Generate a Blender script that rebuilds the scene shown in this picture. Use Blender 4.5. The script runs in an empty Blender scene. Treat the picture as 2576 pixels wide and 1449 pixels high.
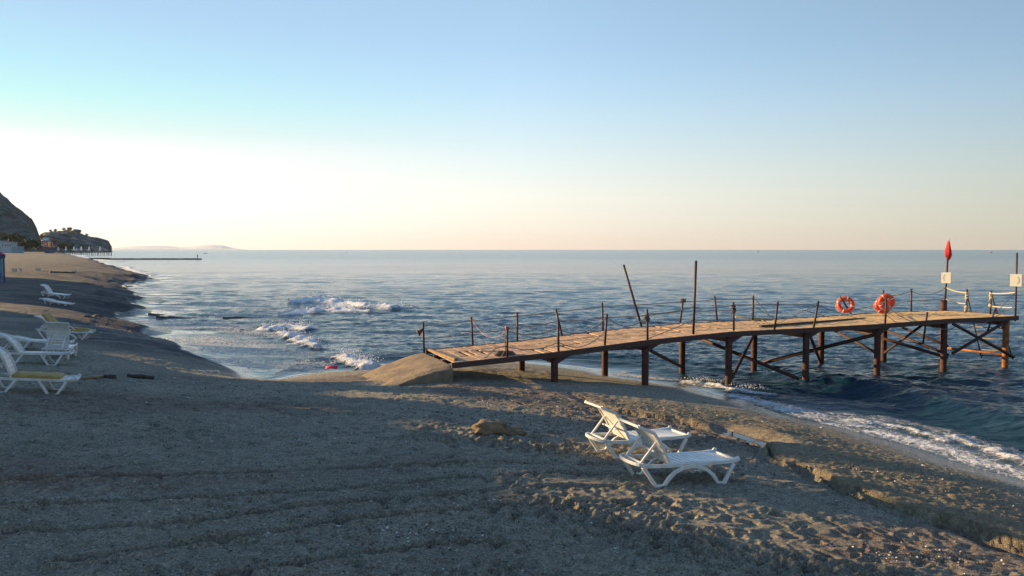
import bpy, math, random
import numpy as np
from mathutils import Vector, Matrix
random.seed(7)
R = math.radians
SC = bpy.context.scene
COL = SC.collection

# ---------------------------------------------------------------- camera
F = 2022.0; CX, CY = 1288.0, 724.5; PITCH = math.atan(96.5 / F); CAMZ = 4.6
cam = bpy.data.cameras.new('camera'); co = bpy.data.objects.new('camera', cam); COL.objects.link(co)
co.location = (0, 0, CAMZ); co.rotation_euler = (math.pi / 2 - PITCH, 0, 0)
cam.sensor_width = 36; cam.lens = F / 2576 * 36; cam.clip_start = 0.1; cam.clip_end = 90000
SC.camera = co

# ---------------------------------------------------------------- light
SUN_AZ = R(-70); SUN_EL = R(12)
sdir = Vector((math.sin(SUN_AZ) * math.cos(SUN_EL), math.cos(SUN_AZ) * math.cos(SUN_EL), math.sin(SUN_EL)))
w = bpy.data.worlds.new('World'); SC.world = w; w.use_nodes = True
nt = w.node_tree; bg = nt.nodes['Background']
sky = nt.nodes.new('ShaderNodeTexSky'); sky.sky_type = 'NISHITA'; sky.sun_disc = False
sky.sun_elevation = SUN_EL; sky.sun_rotation = SUN_AZ; sky.air_density = 1.0; sky.dust_density = 0.6; sky.ozone_density = 1.6
def s2l(c, g=1.0): return tuple((((v / 255) / 12.92) if v < 11 else ((v / 255 + .055) / 1.055) ** 2.4) * g for v in c)
def w_math(op, a, b=None):
    n = nt.nodes.new('ShaderNodeMath'); n.operation = op
    for i, v in enumerate((a, b)):
        if v is None: continue
        if hasattr(v, 'is_linked'): nt.links.new(v, n.inputs[i])
        else: n.inputs[i].default_value = v
    return n.outputs[0]
def w_mix(f, a, b, mode='MIX'):
    n = nt.nodes.new('ShaderNodeMix'); n.data_type = 'RGBA'; n.blend_type = mode
    for sock, v in ((n.inputs[0], f), (n.inputs[6], a), (n.inputs[7], b)):
        if hasattr(v, 'is_linked'): nt.links.new(v, sock)
        elif isinstance(v, float): sock.default_value = v
        else: sock.default_value = (*v, 1)
    return n.outputs[2]
wt = nt.nodes.new('ShaderNodeTexCoord'); wn = nt.nodes.new('ShaderNodeVectorMath'); wn.operation = 'NORMALIZE'; nt.links.new(wt.outputs['Generated'], wn.inputs[0])
ws = nt.nodes.new('ShaderNodeSeparateXYZ'); nt.links.new(wn.outputs[0], ws.inputs[0])
hz = w_math('SQRT', w_math('ADD', w_math('MULTIPLY', ws.outputs[0], ws.outputs[0]), w_math('MULTIPLY', ws.outputs[1], ws.outputs[1])))
hd = w_math('DIVIDE', w_math('ADD', w_math('MULTIPLY', ws.outputs[0], math.sin(SUN_AZ)), w_math('MULTIPLY', ws.outputs[1], math.cos(SUN_AZ))), w_math('ADD', hz, 1e-5))
def w_ramp(stops):
    r = nt.nodes.new('ShaderNodeValToRGB'); cr = r.color_ramp; nt.links.new(ws.outputs[2], r.inputs[0])
    while len(cr.elements) < len(stops): cr.elements.new(.5)
    for e, (p_, c_, g_) in zip(cr.elements, stops): e.position = p_; e.color = (*s2l(c_, g_), 1)
    return r.outputs[0]
RA = w_ramp([(0, (252, 246, 234), 1.15), (.05, (252, 250, 245), 1.25), (.115, (248, 250, 246), 1.08), (.135, (228, 250, 243), 1), (.165, (200, 248, 246), 1), (.20, (186, 234, 250), 1), (.26, (176, 212, 244), 1), (.5, (140, 180, 225), 1), (1, (95, 135, 190), 1)])
RB = w_ramp([(0, (250, 228, 212), 1), (.03, (254, 245, 230), 1), (.065, (253, 252, 242), 1), (.10, (238, 248, 246), 1), (.145, (214, 239, 250), 1), (.19, (194, 227, 252), 1), (.24, (178, 213, 246), 1), (.30, (168, 203, 236), 1), (1, (88, 125, 178), 1)])
RC = w_ramp([(0, (198, 190, 173), 1), (.04, (196, 198, 184), 1), (.08, (189, 200, 195), 1), (.12, (175, 196, 206), 1), (.17, (160, 189, 212), 1), (.22, (146, 178, 206), 1), (.30, (135, 165, 192), 1), (.6, (105, 138, 180), 1), (1, (82, 115, 165), 1)])
def w_rng(v, a_, b_):
    n = nt.nodes.new('ShaderNodeMapRange'); nt.links.new(v, n.inputs[0]); n.inputs[1].default_value = a_; n.inputs[2].default_value = b_; return n.outputs[0]
air = w_mix(w_rng(hd, -.30, .34), RC, w_mix(w_rng(hd, .34, .80), RB, RA))
nis = w_mix(1.0, sky.outputs[0], (.15, .15, .15), 'MULTIPLY')
nt.links.new(w_mix(1.0, w_mix(.06, air, nis), (1.05, 1.05, 1.04), 'MULTIPLY'), bg.inputs[0]); bg.inputs[1].default_value = 0.5
sl = bpy.data.lights.new('sun', 'SUN'); sl.energy = 5.0; sl.angle = R(0.6); sl.color = (1.0, 0.68, 0.34)
so = bpy.data.objects.new('sun', sl); COL.objects.link(so); so.rotation_euler = sdir.to_track_quat('Z', 'Y').to_euler()
SC.view_settings.view_transform = 'Standard'; SC.view_settings.look = 'None'
SC.view_settings.exposure = 1.0; SC.view_settings.gamma = 1; SC.view_settings.use_curve_mapping = False
SC.cycles.max_bounces = 6; SC.cycles.diffuse_bounces = 2; SC.cycles.glossy_bounces = 3; SC.cycles.caustics_reflective = False

# ---------------------------------------------------------------- helpers
def ray(x, y):
    dx = (x - CX) / F; dy = -(y - CY) / F
    return Vector((dx, math.cos(PITCH) + dy * math.sin(PITCH), -math.sin(PITCH) + dy * math.cos(PITCH)))
def U(x, y, z=0.0):                       # a sight line met with the level z
    r = ray(x, y); s = (z - CAMZ) / r.z
    return Vector((r.x * s, r.y * s, z))
def AT(x, y, Y):
    r = ray(x, y); s = Y / r.y
    return Vector((r.x * s, Y, CAMZ + r.z * s))
def hash2(ix, iy, seed):
    h = (ix.astype(np.int64) * 374761393 + iy.astype(np.int64) * 668265263 + seed * 1274126177) & 0xFFFFFFFF
    h = ((h ^ (h >> 13)) * 1274126177) & 0xFFFFFFFF
    return ((h ^ (h >> 16)) & 0xFFFF) / 65535.0
def perlin(x, y, seed=0):
    ix = np.floor(x); iy = np.floor(y); fx = x - ix; fy = y - iy
    u = fx * fx * fx * (fx * (fx * 6 - 15) + 10); v = fy * fy * fy * (fy * (fy * 6 - 15) + 10)
    def g(a, b):
        an = hash2(ix + a, iy + b, seed) * 2 * math.pi
        return np.cos(an) * (fx - a) + np.sin(an) * (fy - b)
    return (g(0, 0) * (1 - u) + g(1, 0) * u) * (1 - v) + (g(0, 1) * (1 - u) + g(1, 1) * u) * v
def fbm(x, y, n=4, seed=0):
    r = 0; a = 1.0
    for i in range(n):
        r = r + a * perlin(x * 2 ** i, y * 2 ** i, seed + i); a *= 0.5
    return r
def segdist(X, Y, pts):                   # distance to a polyline
    best = np.full(X.shape, 1e9)
    for (ax, ay), (bx, by) in zip(pts[:-1], pts[1:]):
        vx, vy = bx - ax, by - ay
        t = np.clip(((X - ax) * vx + (Y - ay) * vy) / (vx * vx + vy * vy + 1e-9), 0, 1)
        best = np.minimum(best, (X - ax - t * vx) ** 2 + (Y - ay - t * vy) ** 2)
    return np.sqrt(best)
def inside(X, Y, poly):
    c = np.zeros(X.shape, bool); n = len(poly)
    for i in range(n):
        x1, y1 = poly[i]; x2, y2 = poly[(i + 1) % n]
        if y1 == y2: continue
        k = ((y1 > Y) != (y2 > Y)) & (X < (x2 - x1) * (Y - y1) / (y2 - y1) + x1)
        c ^= k
    return c
def sstep(a, b, x):
    t = np.clip((x - a) / (b - a), 0, 1); return t * t * (3 - 2 * t)

def tag(o, label=None, cat=None, group=None, kind=None):
    if label: o['label'] = label
    if cat: o['category'] = cat
    if group: o['group'] = group
    if kind: o['kind'] = kind
    return o
def empty(name, loc=(0, 0, 0), rz=0, label=None, cat=None, group=None):
    o = bpy.data.objects.new(name, None); COL.objects.link(o); o.location = loc; o.rotation_euler = (0, 0, rz)
    o.empty_display_size = 0.2
    return tag(o, label, cat, group)
class MB:
    def __init__(s): s.v = []; s.f = []; s.a = []; s.cur = 0.5
    def add(s, vs, fs):
        b = len(s.v); s.v += [tuple(p) for p in vs]; s.f += [tuple(i + b for i in q) for q in fs]; s.a += [s.cur] * len(vs); return s
    def box(s, c, d, rot=None):
        vs = []
        for x in (-.5, .5):
            for y in (-.5, .5):
                for z in (-.5, .5):
                    p = Vector((x * d[0], y * d[1], z * d[2]))
                    if rot is not None: p = rot @ p
                    vs.append(p + Vector(c))
        return s.add(vs, [(0, 1, 3, 2), (4, 6, 7, 5), (0, 4, 5, 1), (2, 3, 7, 6), (0, 2, 6, 4), (1, 5, 7, 3)])
    def bar(s, a, b, w_, h_, up=(0, 0, 1)):  # rectangular bar between two points
        a = Vector(a); b = Vector(b); d = b - a; z = d.normalized(); u = Vector(up)
        if abs(z.dot(u)) > .98: u = Vector((1, 0, 0))
        x = z.cross(u).normalized(); y = x.cross(z).normalized()
        rot = Matrix((x, z, y)).transposed()
        return s.box((a + b) / 2, (w_, d.length, h_), rot)
    def tube(s, pts, r, n=8, cap=True, closed=False):
        pts = [Vector(p) for p in pts]; m = len(pts)
        rs = r if isinstance(r, (list, tuple)) else [r] * m
        vs = []; ref = None
        for i, p in enumerate(pts):
            if closed: d = pts[(i + 1) % m] - pts[i - 1]
            else: d = pts[min(i + 1, m - 1)] - pts[max(i - 1, 0)]
            d = d.normalized() if d.length > 1e-9 else Vector((0, 0, 1))
            if ref is None:
                ref = Vector((0, 0, 1)) if abs(d.z) < .9 else Vector((1, 0, 0))
            x = d.cross(ref).normalized(); y = x.cross(d).normalized(); ref = y
            for k in range(n):
                an = 2 * math.pi * k / n
                vs.append(p + (x * math.cos(an) + y * math.sin(an)) * rs[i])
        fs = []
        for i in range(m if closed else m - 1):
            for k in range(n):
                a = i * n + k; b = i * n + (k + 1) % n; c = ((i + 1) % m) * n + (k + 1) % n; e = ((i + 1) % m) * n + k
                fs.append((a, e, c, b))
        if cap and not closed:
            fs.append(tuple(range(n))); fs.append(tuple((m - 1) * n + k for k in range(n))[::-1])
        return s.add(vs, fs)
    def ribbon(s, path, w_, t_, side):       # flat strip following a path, widened along side
        side = Vector(side).normalized(); path = [Vector(p) for p in path]; vs = []
        for i, p in enumerate(path):
            d = (path[min(i + 1, len(path) - 1)] - path[max(i - 1, 0)]).normalized()
            nrm = d.cross(side).normalized()
            for a, b in ((-.5, -.5), (.5, -.5), (.5, .5), (-.5, .5)):
                vs.append(p + side * (a * w_) + nrm * (b * t_))
        fs = []
        for i in range(len(path) - 1):
            for k in range(4):
                a = i * 4 + k; b = i * 4 + (k + 1) % 4
                fs.append((a, b, b + 4, a + 4))
        fs.append((3, 2, 1, 0)); m = (len(path) - 1) * 4; fs.append((m, m + 1, m + 2, m + 3))
        return s.add(vs, fs)
    def blob(s, c, rad, seed=0, n=10, rough=.25, flat=0.0):
        rnd = random.Random(seed); vs = []; fs = []
        k = [rnd.uniform(0, 6.28) for _ in range(6)]
        for i in range(n + 1):
            th = math.pi * i / n
            for j in range(2 * n):
                ph = math.pi * j / n
                q = 1 + rough * (math.sin(3 * ph + k[0]) * math.sin(2 * th + k[1]) + .5 * math.sin(5 * ph + k[2] + 3 * th) + .4 * math.sin(7 * th + k[3] + 2 * ph))
                z = math.cos(th) * q
                if z < -flat and flat: z = -flat
                vs.append((c[0] + rad[0] * math.sin(th) * math.cos(ph) * q, c[1] + rad[1] * math.sin(th) * math.sin(ph) * q, c[2] + rad[2] * z))
        for i in range(n):
            for j in range(2 * n):
                a = i * 2 * n + j; b = i * 2 * n + (j + 1) % (2 * n)
                fs.append((a, a + 2 * n, b + 2 * n, b))
        return s.add(vs, fs)
    def build(s, name, mat, parent=None, smooth=False, bevel=0):
        me = bpy.data.meshes.new(name); me.from_pydata(s.v, [], s.f); me.update()
        at = me.attributes.new('var', 'FLOAT', 'POINT'); at.data.foreach_set('value', s.a)
        me.materials.append(mat)
        if smooth: me.polygons.foreach_set('use_smooth', [True] * len(me.polygons))
        o = bpy.data.objects.new(name, me); COL.objects.link(o)
        if parent is not None: o.parent = parent
        if bevel:
            m = o.modifiers.new('bevel', 'BEVEL'); m.width = bevel; m.segments = 2; m.limit_method = 'ANGLE'
        return o

# materials
def new_mat(name):
    m = bpy.data.materials.new(name); m.use_nodes = True
    return m, m.node_tree, m.node_tree.nodes['Principled BSDF']
def N(nt, t, **kw):
    n = nt.nodes.new('ShaderNode' + t)
    for k, v in kw.items():
        if isinstance(k, str) and k.startswith('i_'):
            key = k[2:]; key = int(key) if key.isdigit() else key.replace('_', ' ')
            n.inputs[key].default_value = v
        else: setattr(n, k, v)
    return n
def L(nt, a, b): nt.links.new(a, b)
def mix(nt, fac, a, b, mode='MIX'):
    n = nt.nodes.new('ShaderNodeMix'); n.data_type = 'RGBA'; n.blend_type = mode
    for sock, v in ((n.inputs[0], fac), (n.inputs[6], a), (n.inputs[7], b)):
        if hasattr(v, 'is_linked'): nt.links.new(v, sock)
        elif isinstance(v, (int, float)): sock.default_value = v
        else: sock.default_value = (*v, 1)
    return n.outputs[2]
def math_(nt, op, a, b=None, c=None, clamp=False):
    n = nt.nodes.new('ShaderNodeMath'); n.operation = op; n.use_clamp = clamp
    for i, v in enumerate((a, b, c)):
        if v is None: continue
        if hasattr(v, 'is_linked'): nt.links.new(v, n.inputs[i])
        else: n.inputs[i].default_value = v
    return n.outputs[0]
def ramp(nt, fac, lo, hi):
    n = nt.nodes.new('ShaderNodeMapRange'); n.interpolation_type = 'SMOOTHSTEP'
    nt.links.new(fac, n.inputs[0]); n.inputs[1].default_value = lo; n.inputs[2].default_value = hi
    return n.outputs[0]
def noise(nt, scale, detail=4, rough=.6, vec=None, dist=0):
    n = N(nt, 'TexNoise'); n.inputs['Scale'].default_value = scale; n.inputs['Detail'].default_value = detail
    n.inputs['Roughness'].default_value = rough; n.inputs['Distortion'].default_value = dist
    if vec is not None: nt.links.new(vec, n.inputs['Vector'])
    return n.outputs[0]
def attr(nt, name):
    n = N(nt, 'Attribute'); n.attribute_name = name; return n.outputs['Fac']
def bump(nt, h, dist, strength=1.0, prev=None):
    n = N(nt, 'Bump'); n.inputs['Distance'].default_value = dist; n.inputs['Strength'].default_value = strength
    nt.links.new(h, n.inputs['Height'])
    if prev is not None: nt.links.new(prev, n.inputs['Normal'])
    return n.outputs[0]
def simple(name, col, rough=.6, col2=None, scale=6, bumpd=0, bscale=40, metal=0, spec=.5, stretch=None):
    m, nt, p = new_mat(name)
    tc = N(nt, 'TexCoord').outputs['Object']
    if stretch:
        mp = N(nt, 'Mapping'); mp.inputs['Scale'].default_value = stretch; L(nt, tc, mp.inputs[0]); tc = mp.outputs[0]
    p.inputs['Roughness'].default_value = rough; p.inputs['Metallic'].default_value = metal
    p.inputs['Specular IOR Level'].default_value = spec
    c2 = col2 or tuple(c * .7 for c in col)
    f = ramp(nt, noise(nt, scale, 6, .65, tc), .35, .65)
    L(nt, mix(nt, f, col, c2), p.inputs['Base Color'])
    if bumpd: L(nt, bump(nt, noise(nt, bscale, 4, .6, tc), bumpd), p.inputs['Normal'])
    return m

M = {}
M['white'] = simple('white_plastic', (.74, .75, .74), .38, (.62, .62, .58), 5, .0006, 60)
M['white_old'] = simple('white_plastic_weathered', (.70, .71, .70), .45, (.55, .55, .50), 7, .0006, 60)
M['rust'] = simple('rusty_pile_steel', (.105, .035, .024), .8, (.035, .017, .015), 9, .004, 30)
M['rust_sunlit'] = simple('sunlit_rusty_pile_steel', (.38, .15, .045), .8, (.16, .05, .025), 6, .004, 30)  # orange sunlight painted into the rust colour, for the end pile and brace
M['darksteel'] = simple('dark_painted_steel', (.035, .028, .03), .6, (.09, .035, .025), 14, .001, 60)
M['brace'] = simple('rusty_brace_steel', (.075, .03, .028), .7, (.035, .022, .022), 12, .001, 60)
M['rope'] = simple('weathered_rope', (.30, .27, .25), .9, (.2, .18, .17), 30, .002, 120)
M['rope_dark'] = simple('dark_rope', (.14, .11, .11), .9, (.08, .07, .07), 30, .002, 120)
M['rope_pale'] = simple('pale_yellow_rope', (.72, .62, .42), .9, (.55, .46, .3), 30, .002, 120)
M['rope_red'] = simple('red_and_white_rope', (.42, .04, .06), .9, (.6, .52, .5), 7, .002, 120)
M['yellow'] = simple('yellow_foam_mattress', (.44, .31, .10), .85, (.34, .23, .07), 5, .004, 14)
M['orange'] = simple('orange_lifebuoy_plastic', (.78, .08, .015), .45, (.68, .06, .012), 6)
M['flag'] = simple('red_flag_cloth', (.55, .03, .03), .85, (.42, .02, .025), 4, .002, 30)
M['sign'] = simple('sign_panel', (.85, .82, .70), .5, (.80, .77, .62), 8)
M['signmark'] = simple('faded_sign_mark', (.55, .52, .34), .6)
M['signedge'] = simple('faded_red_edge', (.5, .16, .1), .6)
M['wood_dark'] = simple('dark_wet_wood', (.045, .035, .028), .8, (.08, .06, .045), 8, .006, 20)
M['wood_pale'] = simple('weathered_wood', (.3, .22, .13), .85, (.18, .12, .07), 8, .004, 20)
M['bamboo'] = simple('pale_bamboo', (.62, .5, .28), .7, (.45, .35, .2), 12)
M['stone'] = simple('beach_stone', (.22, .18, .13), .9, (.12, .10, .08), 5, .02, 9)
M['block'] = simple('pale_concrete_block', (.6, .55, .45), .9, (.45, .4, .33), 8, .004, 20)
M['pink'] = simple('pink_plastic', (.8, .04, .12), .5, (.7, .03, .1), 6)
M['bag'] = simple('pale_plastic_bag', (.5, .5, .5), .3, (.35, .35, .36), 6)

# ---------------------------------------------------------------- shoreline and beach heights
shore_px = [(2900, 1330), (2700, 1240), (2576, 1200), (2450, 1168), (2300, 1122), (2150, 1078), (2000, 1045), (1850, 1000), (1740, 972), (1640, 955),
            (1560, 942), (1480, 925), (1380, 912), (1250, 903), (1150, 906), (1060, 912), (980, 916), (930, 926), (850, 930), (770, 936), (735, 945), (690, 953),
            (640, 952), (600, 932), (540, 908), (485, 888), (445, 860), (415, 836), (372, 812), (335, 795), (360, 782), (420, 778), (352, 765), (385, 752), (440, 757),
            (350, 742), (345, 727), (318, 718), (360, 707), (405, 703), (375, 694), (335, 684), (300, 673), (262, 664), (240, 655), (205, 648.5), (185, 643), (165, 638.5), (150, 635.5), (120, 632.6), (60, 631)]
S = [tuple(U(x, y, 0.06)[:2]) for x, y in shore_px]
S = [(26, 1.5), (18, 9)] + [p for p in S if p[1] > 11.0] 
LAND = S + [(-9000, 3200), (-9000, -60), (26, -60)]
ledge_px = [(1400, 968), (1480, 1000), (1530, 1018), (1600, 1030), (1680, 1040), (1760, 1052), (1830, 1075), (1885, 1085), (1940, 1112), (1952, 1140),
            (2010, 1160), (2070, 1188), (2140, 1215), (2230, 1240), (2330, 1275), (2420, 1300), (2500, 1325), (2600, 1352), (2800, 1420)]
LED = [tuple(U(x, y, .62)[:2]) for x, y in ledge_px]
LEDPOLY = LED + [(30, 20), (20, 40), (2, 40)]
SLAB_C = (-3.1, 25.0)

POOL = [tuple(U(x, y, .42)[:2]) for x, y in ((1820, 1082), (1870, 1096), (1915, 1108), (1935, 1117))]
# sand relief raster: footprints and dragged lines
RX0, RY0, RS = -26.0, 5.0, 0.022
RW, RH = int(44 / RS), int(30 / RS)
rel = np.zeros((RH, RW), np.float32); trk = np.zeros((RH, RW), np.float32)
def splat(x, y, rx, ry, ang, depth, rim):
    r = max(rx, ry) * 2.2
    i0 = int((x - r - RX0) / RS); i1 = int((x + r - RX0) / RS); j0 = int((y - r - RY0) / RS); j1 = int((y + r - RY0) / RS)
    if i0 < 0 or j0 < 0 or i1 >= RW or j1 >= RH: return
    xx, yy = np.meshgrid(np.arange(i0, i1) * RS + RX0 - x, np.arange(j0, j1) * RS + RY0 - y)
    c, s_ = math.cos(ang), math.sin(ang)
    q = np.sqrt(((xx * c + yy * s_) / rx) ** 2 + ((-xx * s_ + yy * c) / ry) ** 2)
    rel[j0:j1, i0:i1] += (-depth * np.exp(-q ** 4) + rim * np.exp(-((q - 1.25) / .28) ** 2)).astype(np.float32)
rnd = random.Random(3)
for _ in range(5200):
    x = rnd.uniform(-16, 12); y = 6.5 + 17 * rnd.random() ** 1.3
    dens = .35 + .65 * (1 if (x > -1.5 + .1 * y and y < 15) else .2)
    if rnd.random() > dens: continue
    s_ = rnd.uniform(.7, 1.25)
    splat(x, y, .13 * s_, .075 * s_, rnd.uniform(0, 3.14), rnd.uniform(.02, .055), rnd.uniform(.008, .022))
def walk(x, y, ang, n, d=.036):
    for i in range(n):
        sd = (i % 2 * 2 - 1) * .1
        splat(x - math.sin(ang) * sd, y + math.cos(ang) * sd, .15, .07, ang + rnd.uniform(-.2, .2), d, .018)
        x += math.cos(ang) * .62; y += math.sin(ang) * .62; ang += rnd.uniform(-.06, .06)
for k in range(26):
    walk(rnd.uniform(-4, 6), rnd.uniform(7, 20), rnd.uniform(-.9, .9), rnd.randint(10, 22), .052)
# churned strips, tops of which catch the low sun
for (a, b, n) in (((1370, 1265), (2050, 1400), 260), ((1050, 1085), (1520, 1125), 200), ((2050, 1385), (2560, 1449), 120), ((1660, 1020), (1960, 1100), 60), ((60, 775), (300, 815), 0)):
    A_ = U(*a, .85); B_ = U(*b, .85)
    for _ in range(n):
        p = A_.lerp(B_, rnd.random()); p.x += rnd.gauss(0, .3); p.y += rnd.gauss(0, .35)
        splat(p.x, p.y, rnd.uniform(.07, .16), rnd.uniform(.05, .1), rnd.uniform(0, 3.14), rnd.uniform(.03, .06), rnd.uniform(.015, .035))
xs = np.arange(RW) * RS + RX0; ys = np.arange(RH) * RS + RY0
GX, GY = np.meshgrid(xs, ys)
tracks = [[(0, 1105), (450, 1095), (800, 1080)][:0],
          [(0, 1270), (500, 1215), (900, 1168), (1250, 1140), (1540, 1133)],
          [(0, 1330), (500, 1272), (850, 1225), (1120, 1185), (1400, 1162), (1600, 1158)],
          [(0, 1395), (430, 1335), (800, 1268), (1050, 1232), (1300, 1200), (1660, 1185)],
          [(150, 1449), (500, 1372), (800, 1310), (1060, 1270), (1350, 1240), (1750, 1218)],
          [(560, 1449), (800, 1400), (1100, 1345), (1300, 1335)]]
for tr in tracks:
    if len(tr) < 2: continue
    pts = []
    for (a, b) in zip(tr[:-1], tr[1:]):
        for q in range(6):
            t = q / 6; p = U(a[0] + (b[0] - a[0]) * t, a[1] + (b[1] - a[1]) * t, .98); pts.append((p.x + rnd.gauss(0, .02), p.y + rnd.gauss(0, .02)))
    lo = max(0, int((min(p[1] for p in pts) - .5 - RY0) / RS)); hi = min(RH, int((max(p[1] for p in pts) + .5 - RY0) / RS))
    if hi <= lo: continue
    d = segdist(GX[lo:hi] + .03 * perlin(GX[lo:hi] * 3, GY[lo:hi] * 3, 5), GY[lo:hi], pts)
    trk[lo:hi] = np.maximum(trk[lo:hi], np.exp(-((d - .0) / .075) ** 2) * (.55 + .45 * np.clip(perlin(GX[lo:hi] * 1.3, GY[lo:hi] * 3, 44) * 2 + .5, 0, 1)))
    rel[lo:hi] += (-.085 * np.exp(-(d / .065) ** 2) + .045 * np.exp(-((d - .12) / .05) ** 2)).astype(np.float32)
del GX, GY
def relief(X, Y, rel=rel):
    u = (X - RX0) / RS; v = (Y - RY0) / RS
    ok = (u > 1) & (u < RW - 2) & (v > 1) & (v < RH - 2)
    u = np.clip(u, 1, RW - 3); v = np.clip(v, 1, RH - 3); i = u.astype(int); j = v.astype(int); fu = u - i; fv = v - j
    h = (rel[j, i] * (1 - fu) + rel[j, i + 1] * fu) * (1 - fv) + (rel[j + 1, i] * (1 - fu) + rel[j + 1, i + 1] * fu) * fv
    return np.where(ok, h, 0)
def terrain(X, Y, detail=True):
    X = np.asarray(X, float); Y = np.asarray(Y, float)
    wob = np.clip(Y / 60, .15, 3)
    Xw = X + fbm(X * .35, Y * .35, 3, 11) * .5 * wob; Yw = Y + fbm(X * .35 + 9, Y * .35, 3, 21) * .5 * wob
    Xw = Xw + (.8 + 1.8 * fbm(X * .03, Y * .28, 3, 12)) * sstep(32, 48, Y) * sstep(400, 120, Y)
    d = segdist(Xw, Yw, S); d = np.where(inside(Xw, Yw, LAND), d, -d)
    A_ = 1.15 + .6 * sstep(0, -14, X) ; Lg = 8.5 - 3.5 * sstep(-4, -14, X)
    z = np.where(d > 0, A_ * (1 - np.exp(-np.clip(d, 0, 500) / Lg)), np.maximum(-.055 * -d, -6) * 1.0)
    z = np.where(d < 0, np.maximum(d * .07, -6), z)
    far = sstep(60, 400, Y); z = z + np.where(d > 0, far * np.clip(d * .012, 0, 1.6), 0)
    z += .05 * fbm(X * .25, Y * .25, 3, 31) * sstep(0, 4, d)
    # bedrock shelf with a scarp facing the land
    dl = segdist(X + .22 * perlin(X * .9, Y * .9, 3) + .05 * perlin(X * 8, Y * 8, 4), Y + .22 * perlin(X * .9, Y * .9, 6) + .05 * perlin(X * 8, Y * 8, 8), LED)
    ins = inside(X, Y, LEDPOLY); sg = np.where(ins, dl, -dl)
    band = sstep(0, 2.5, d) * sstep(23.5, 20.5, Y)
    sg = sg + .09 * fbm(X * 1.3, Y * 1.3, 3, 13)
    rockm = sstep(-.07, .07, sg) * band
    rockm = rockm * (1 - .9 * np.exp(-(segdist(X, Y, POOL) / .45) ** 2)); z = z - .12 * np.exp(-(segdist(X, Y, POOL) / .38) ** 2)
    z = z + rockm * np.clip(.17 + .22 * perlin(X * .45, Y * .45, 14), .08, .32) * (.3 + .7 * sstep(3.6, 5.6, X)) * np.exp(-np.clip(sg, 0, 9) / 2.0) - .11 * np.exp(-((sg + .12) / .16) ** 2) * band
    wet = sstep(.22, .06, z + .05 * perlin(X * .8, Y * .8, 9)) * (d > -50)
    sandy = sstep(.12, .5, z)
    npool = 1 - np.exp(-(segdist(X, Y, POOL) / .6) ** 2)
    if detail:
        nd = sstep(90, 25, Y) * npool
        rr = npool * relief(X, Y) * (1 - .8 * rockm) * sstep(.3, .7, z)
        sw = perlin(X * .5, Y * .5, 77)
        z = z + rr * sstep(-.6, .3, sw + .2)
        z = z + sandy * nd * (.034 * fbm(X * 1.5, Y * 2.4, 4, 41) + .030 * perlin(X * 4.2 + Y * 2, Y * 8, 51) + .009 * perlin(X * 15, Y * 17, 55))
        z = z + rockm * nd * (.020 * fbm(X * 1.6, Y * 2.2, 3, 61) + .028 * fbm(X * 9, Y * 12, 3, 62))
        z = z + sandy * sstep(20, 60, Y) * .10 * fbm(X * .25, Y * .6, 4, 71)
        # low rocky strips by the left bay
        lb = sstep(26, 33, Y) * sstep(260, 120, Y) * sstep(5 + Y * .16, 2, d + 2.5 * perlin(X * .15, Y * .4, 83)) * sstep(-1.5, 0.2, d) * sstep(-8, -12, X)
        z = z + lb * .30 * np.clip(fbm(X * .12, Y * .5, 4, 81) + .12, -.1, .6)
    else:
        lb = X * 0
    return z, d, wet, rockm, lb
def gz(x, y): return float(terrain(np.array([x]), np.array([y]), False)[0][0])
def G(x, y, lift=0):                       # where a sight line meets the beach
    z = .8
    for _ in range(30):
        p = U(x, y, z); z = .5 * z + .5 * gz(p.x, p.y)
    p = U(x, y, z); p.z = gz(p.x, p.y) + lift
    return p

def grid_obj(name, X, Y, Z, mat, attrs):
    nr, nc = X.shape; me = bpy.data.meshes.new(name)
    me.vertices.add(nr * nc); me.vertices.foreach_set('co', np.stack([X, Y, Z], -1).astype(np.float32).ravel())
    idx = np.arange(nr * nc).reshape(nr, nc)
    q = np.stack([idx[:-1, :-1], idx[:-1, 1:], idx[1:, 1:], idx[1:, :-1]], -1).reshape(-1, 4)
    nq = len(q); me.loops.add(nq * 4); me.loops.foreach_set('vertex_index', q.ravel().astype(np.int32))
    me.polygons.add(nq); me.polygons.foreach_set('loop_start', (np.arange(nq) * 4).astype(np.int32))
    me.polygons.foreach_set('use_smooth', np.ones(nq, bool)); me.update(calc_edges=True)
    for k, a in attrs.items():
        at = me.attributes.new(k, 'FLOAT', 'POINT'); at.data.foreach_set('value', a.astype(np.float32).ravel())
    me.materials.append(mat); o = bpy.data.objects.new(name, me); COL.objects.link(o); return o
tc_ = np.concatenate([np.linspace(-3.2, -.76, 110, endpoint=False), np.linspace(-.76, .76, 760, endpoint=False), np.linspace(.76, 3.2, 110)])
rows = np.concatenate([np.linspace(-40, 6.5, 40, endpoint=False), np.exp(np.linspace(math.log(6.5), math.log(36), 720, endpoint=False)), np.exp(np.linspace(math.log(36), math.log(4000), 330))])
T_, Y_ = np.meshgrid(tc_, rows)
X_ = T_ * (np.maximum(Y_, 6.5) + 2)
Z_, D_, W_, K_, B_ = terrain(X_, Y_)
P_ = sstep(.1, .45, perlin(X_ * .16, Y_ * .3, 91) + .25 * np.exp(-((X_ * .92 + Y_ * .39 - 9) / 3.0) ** 2) * 1.2) * sstep(30, 25, Y_)

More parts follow.
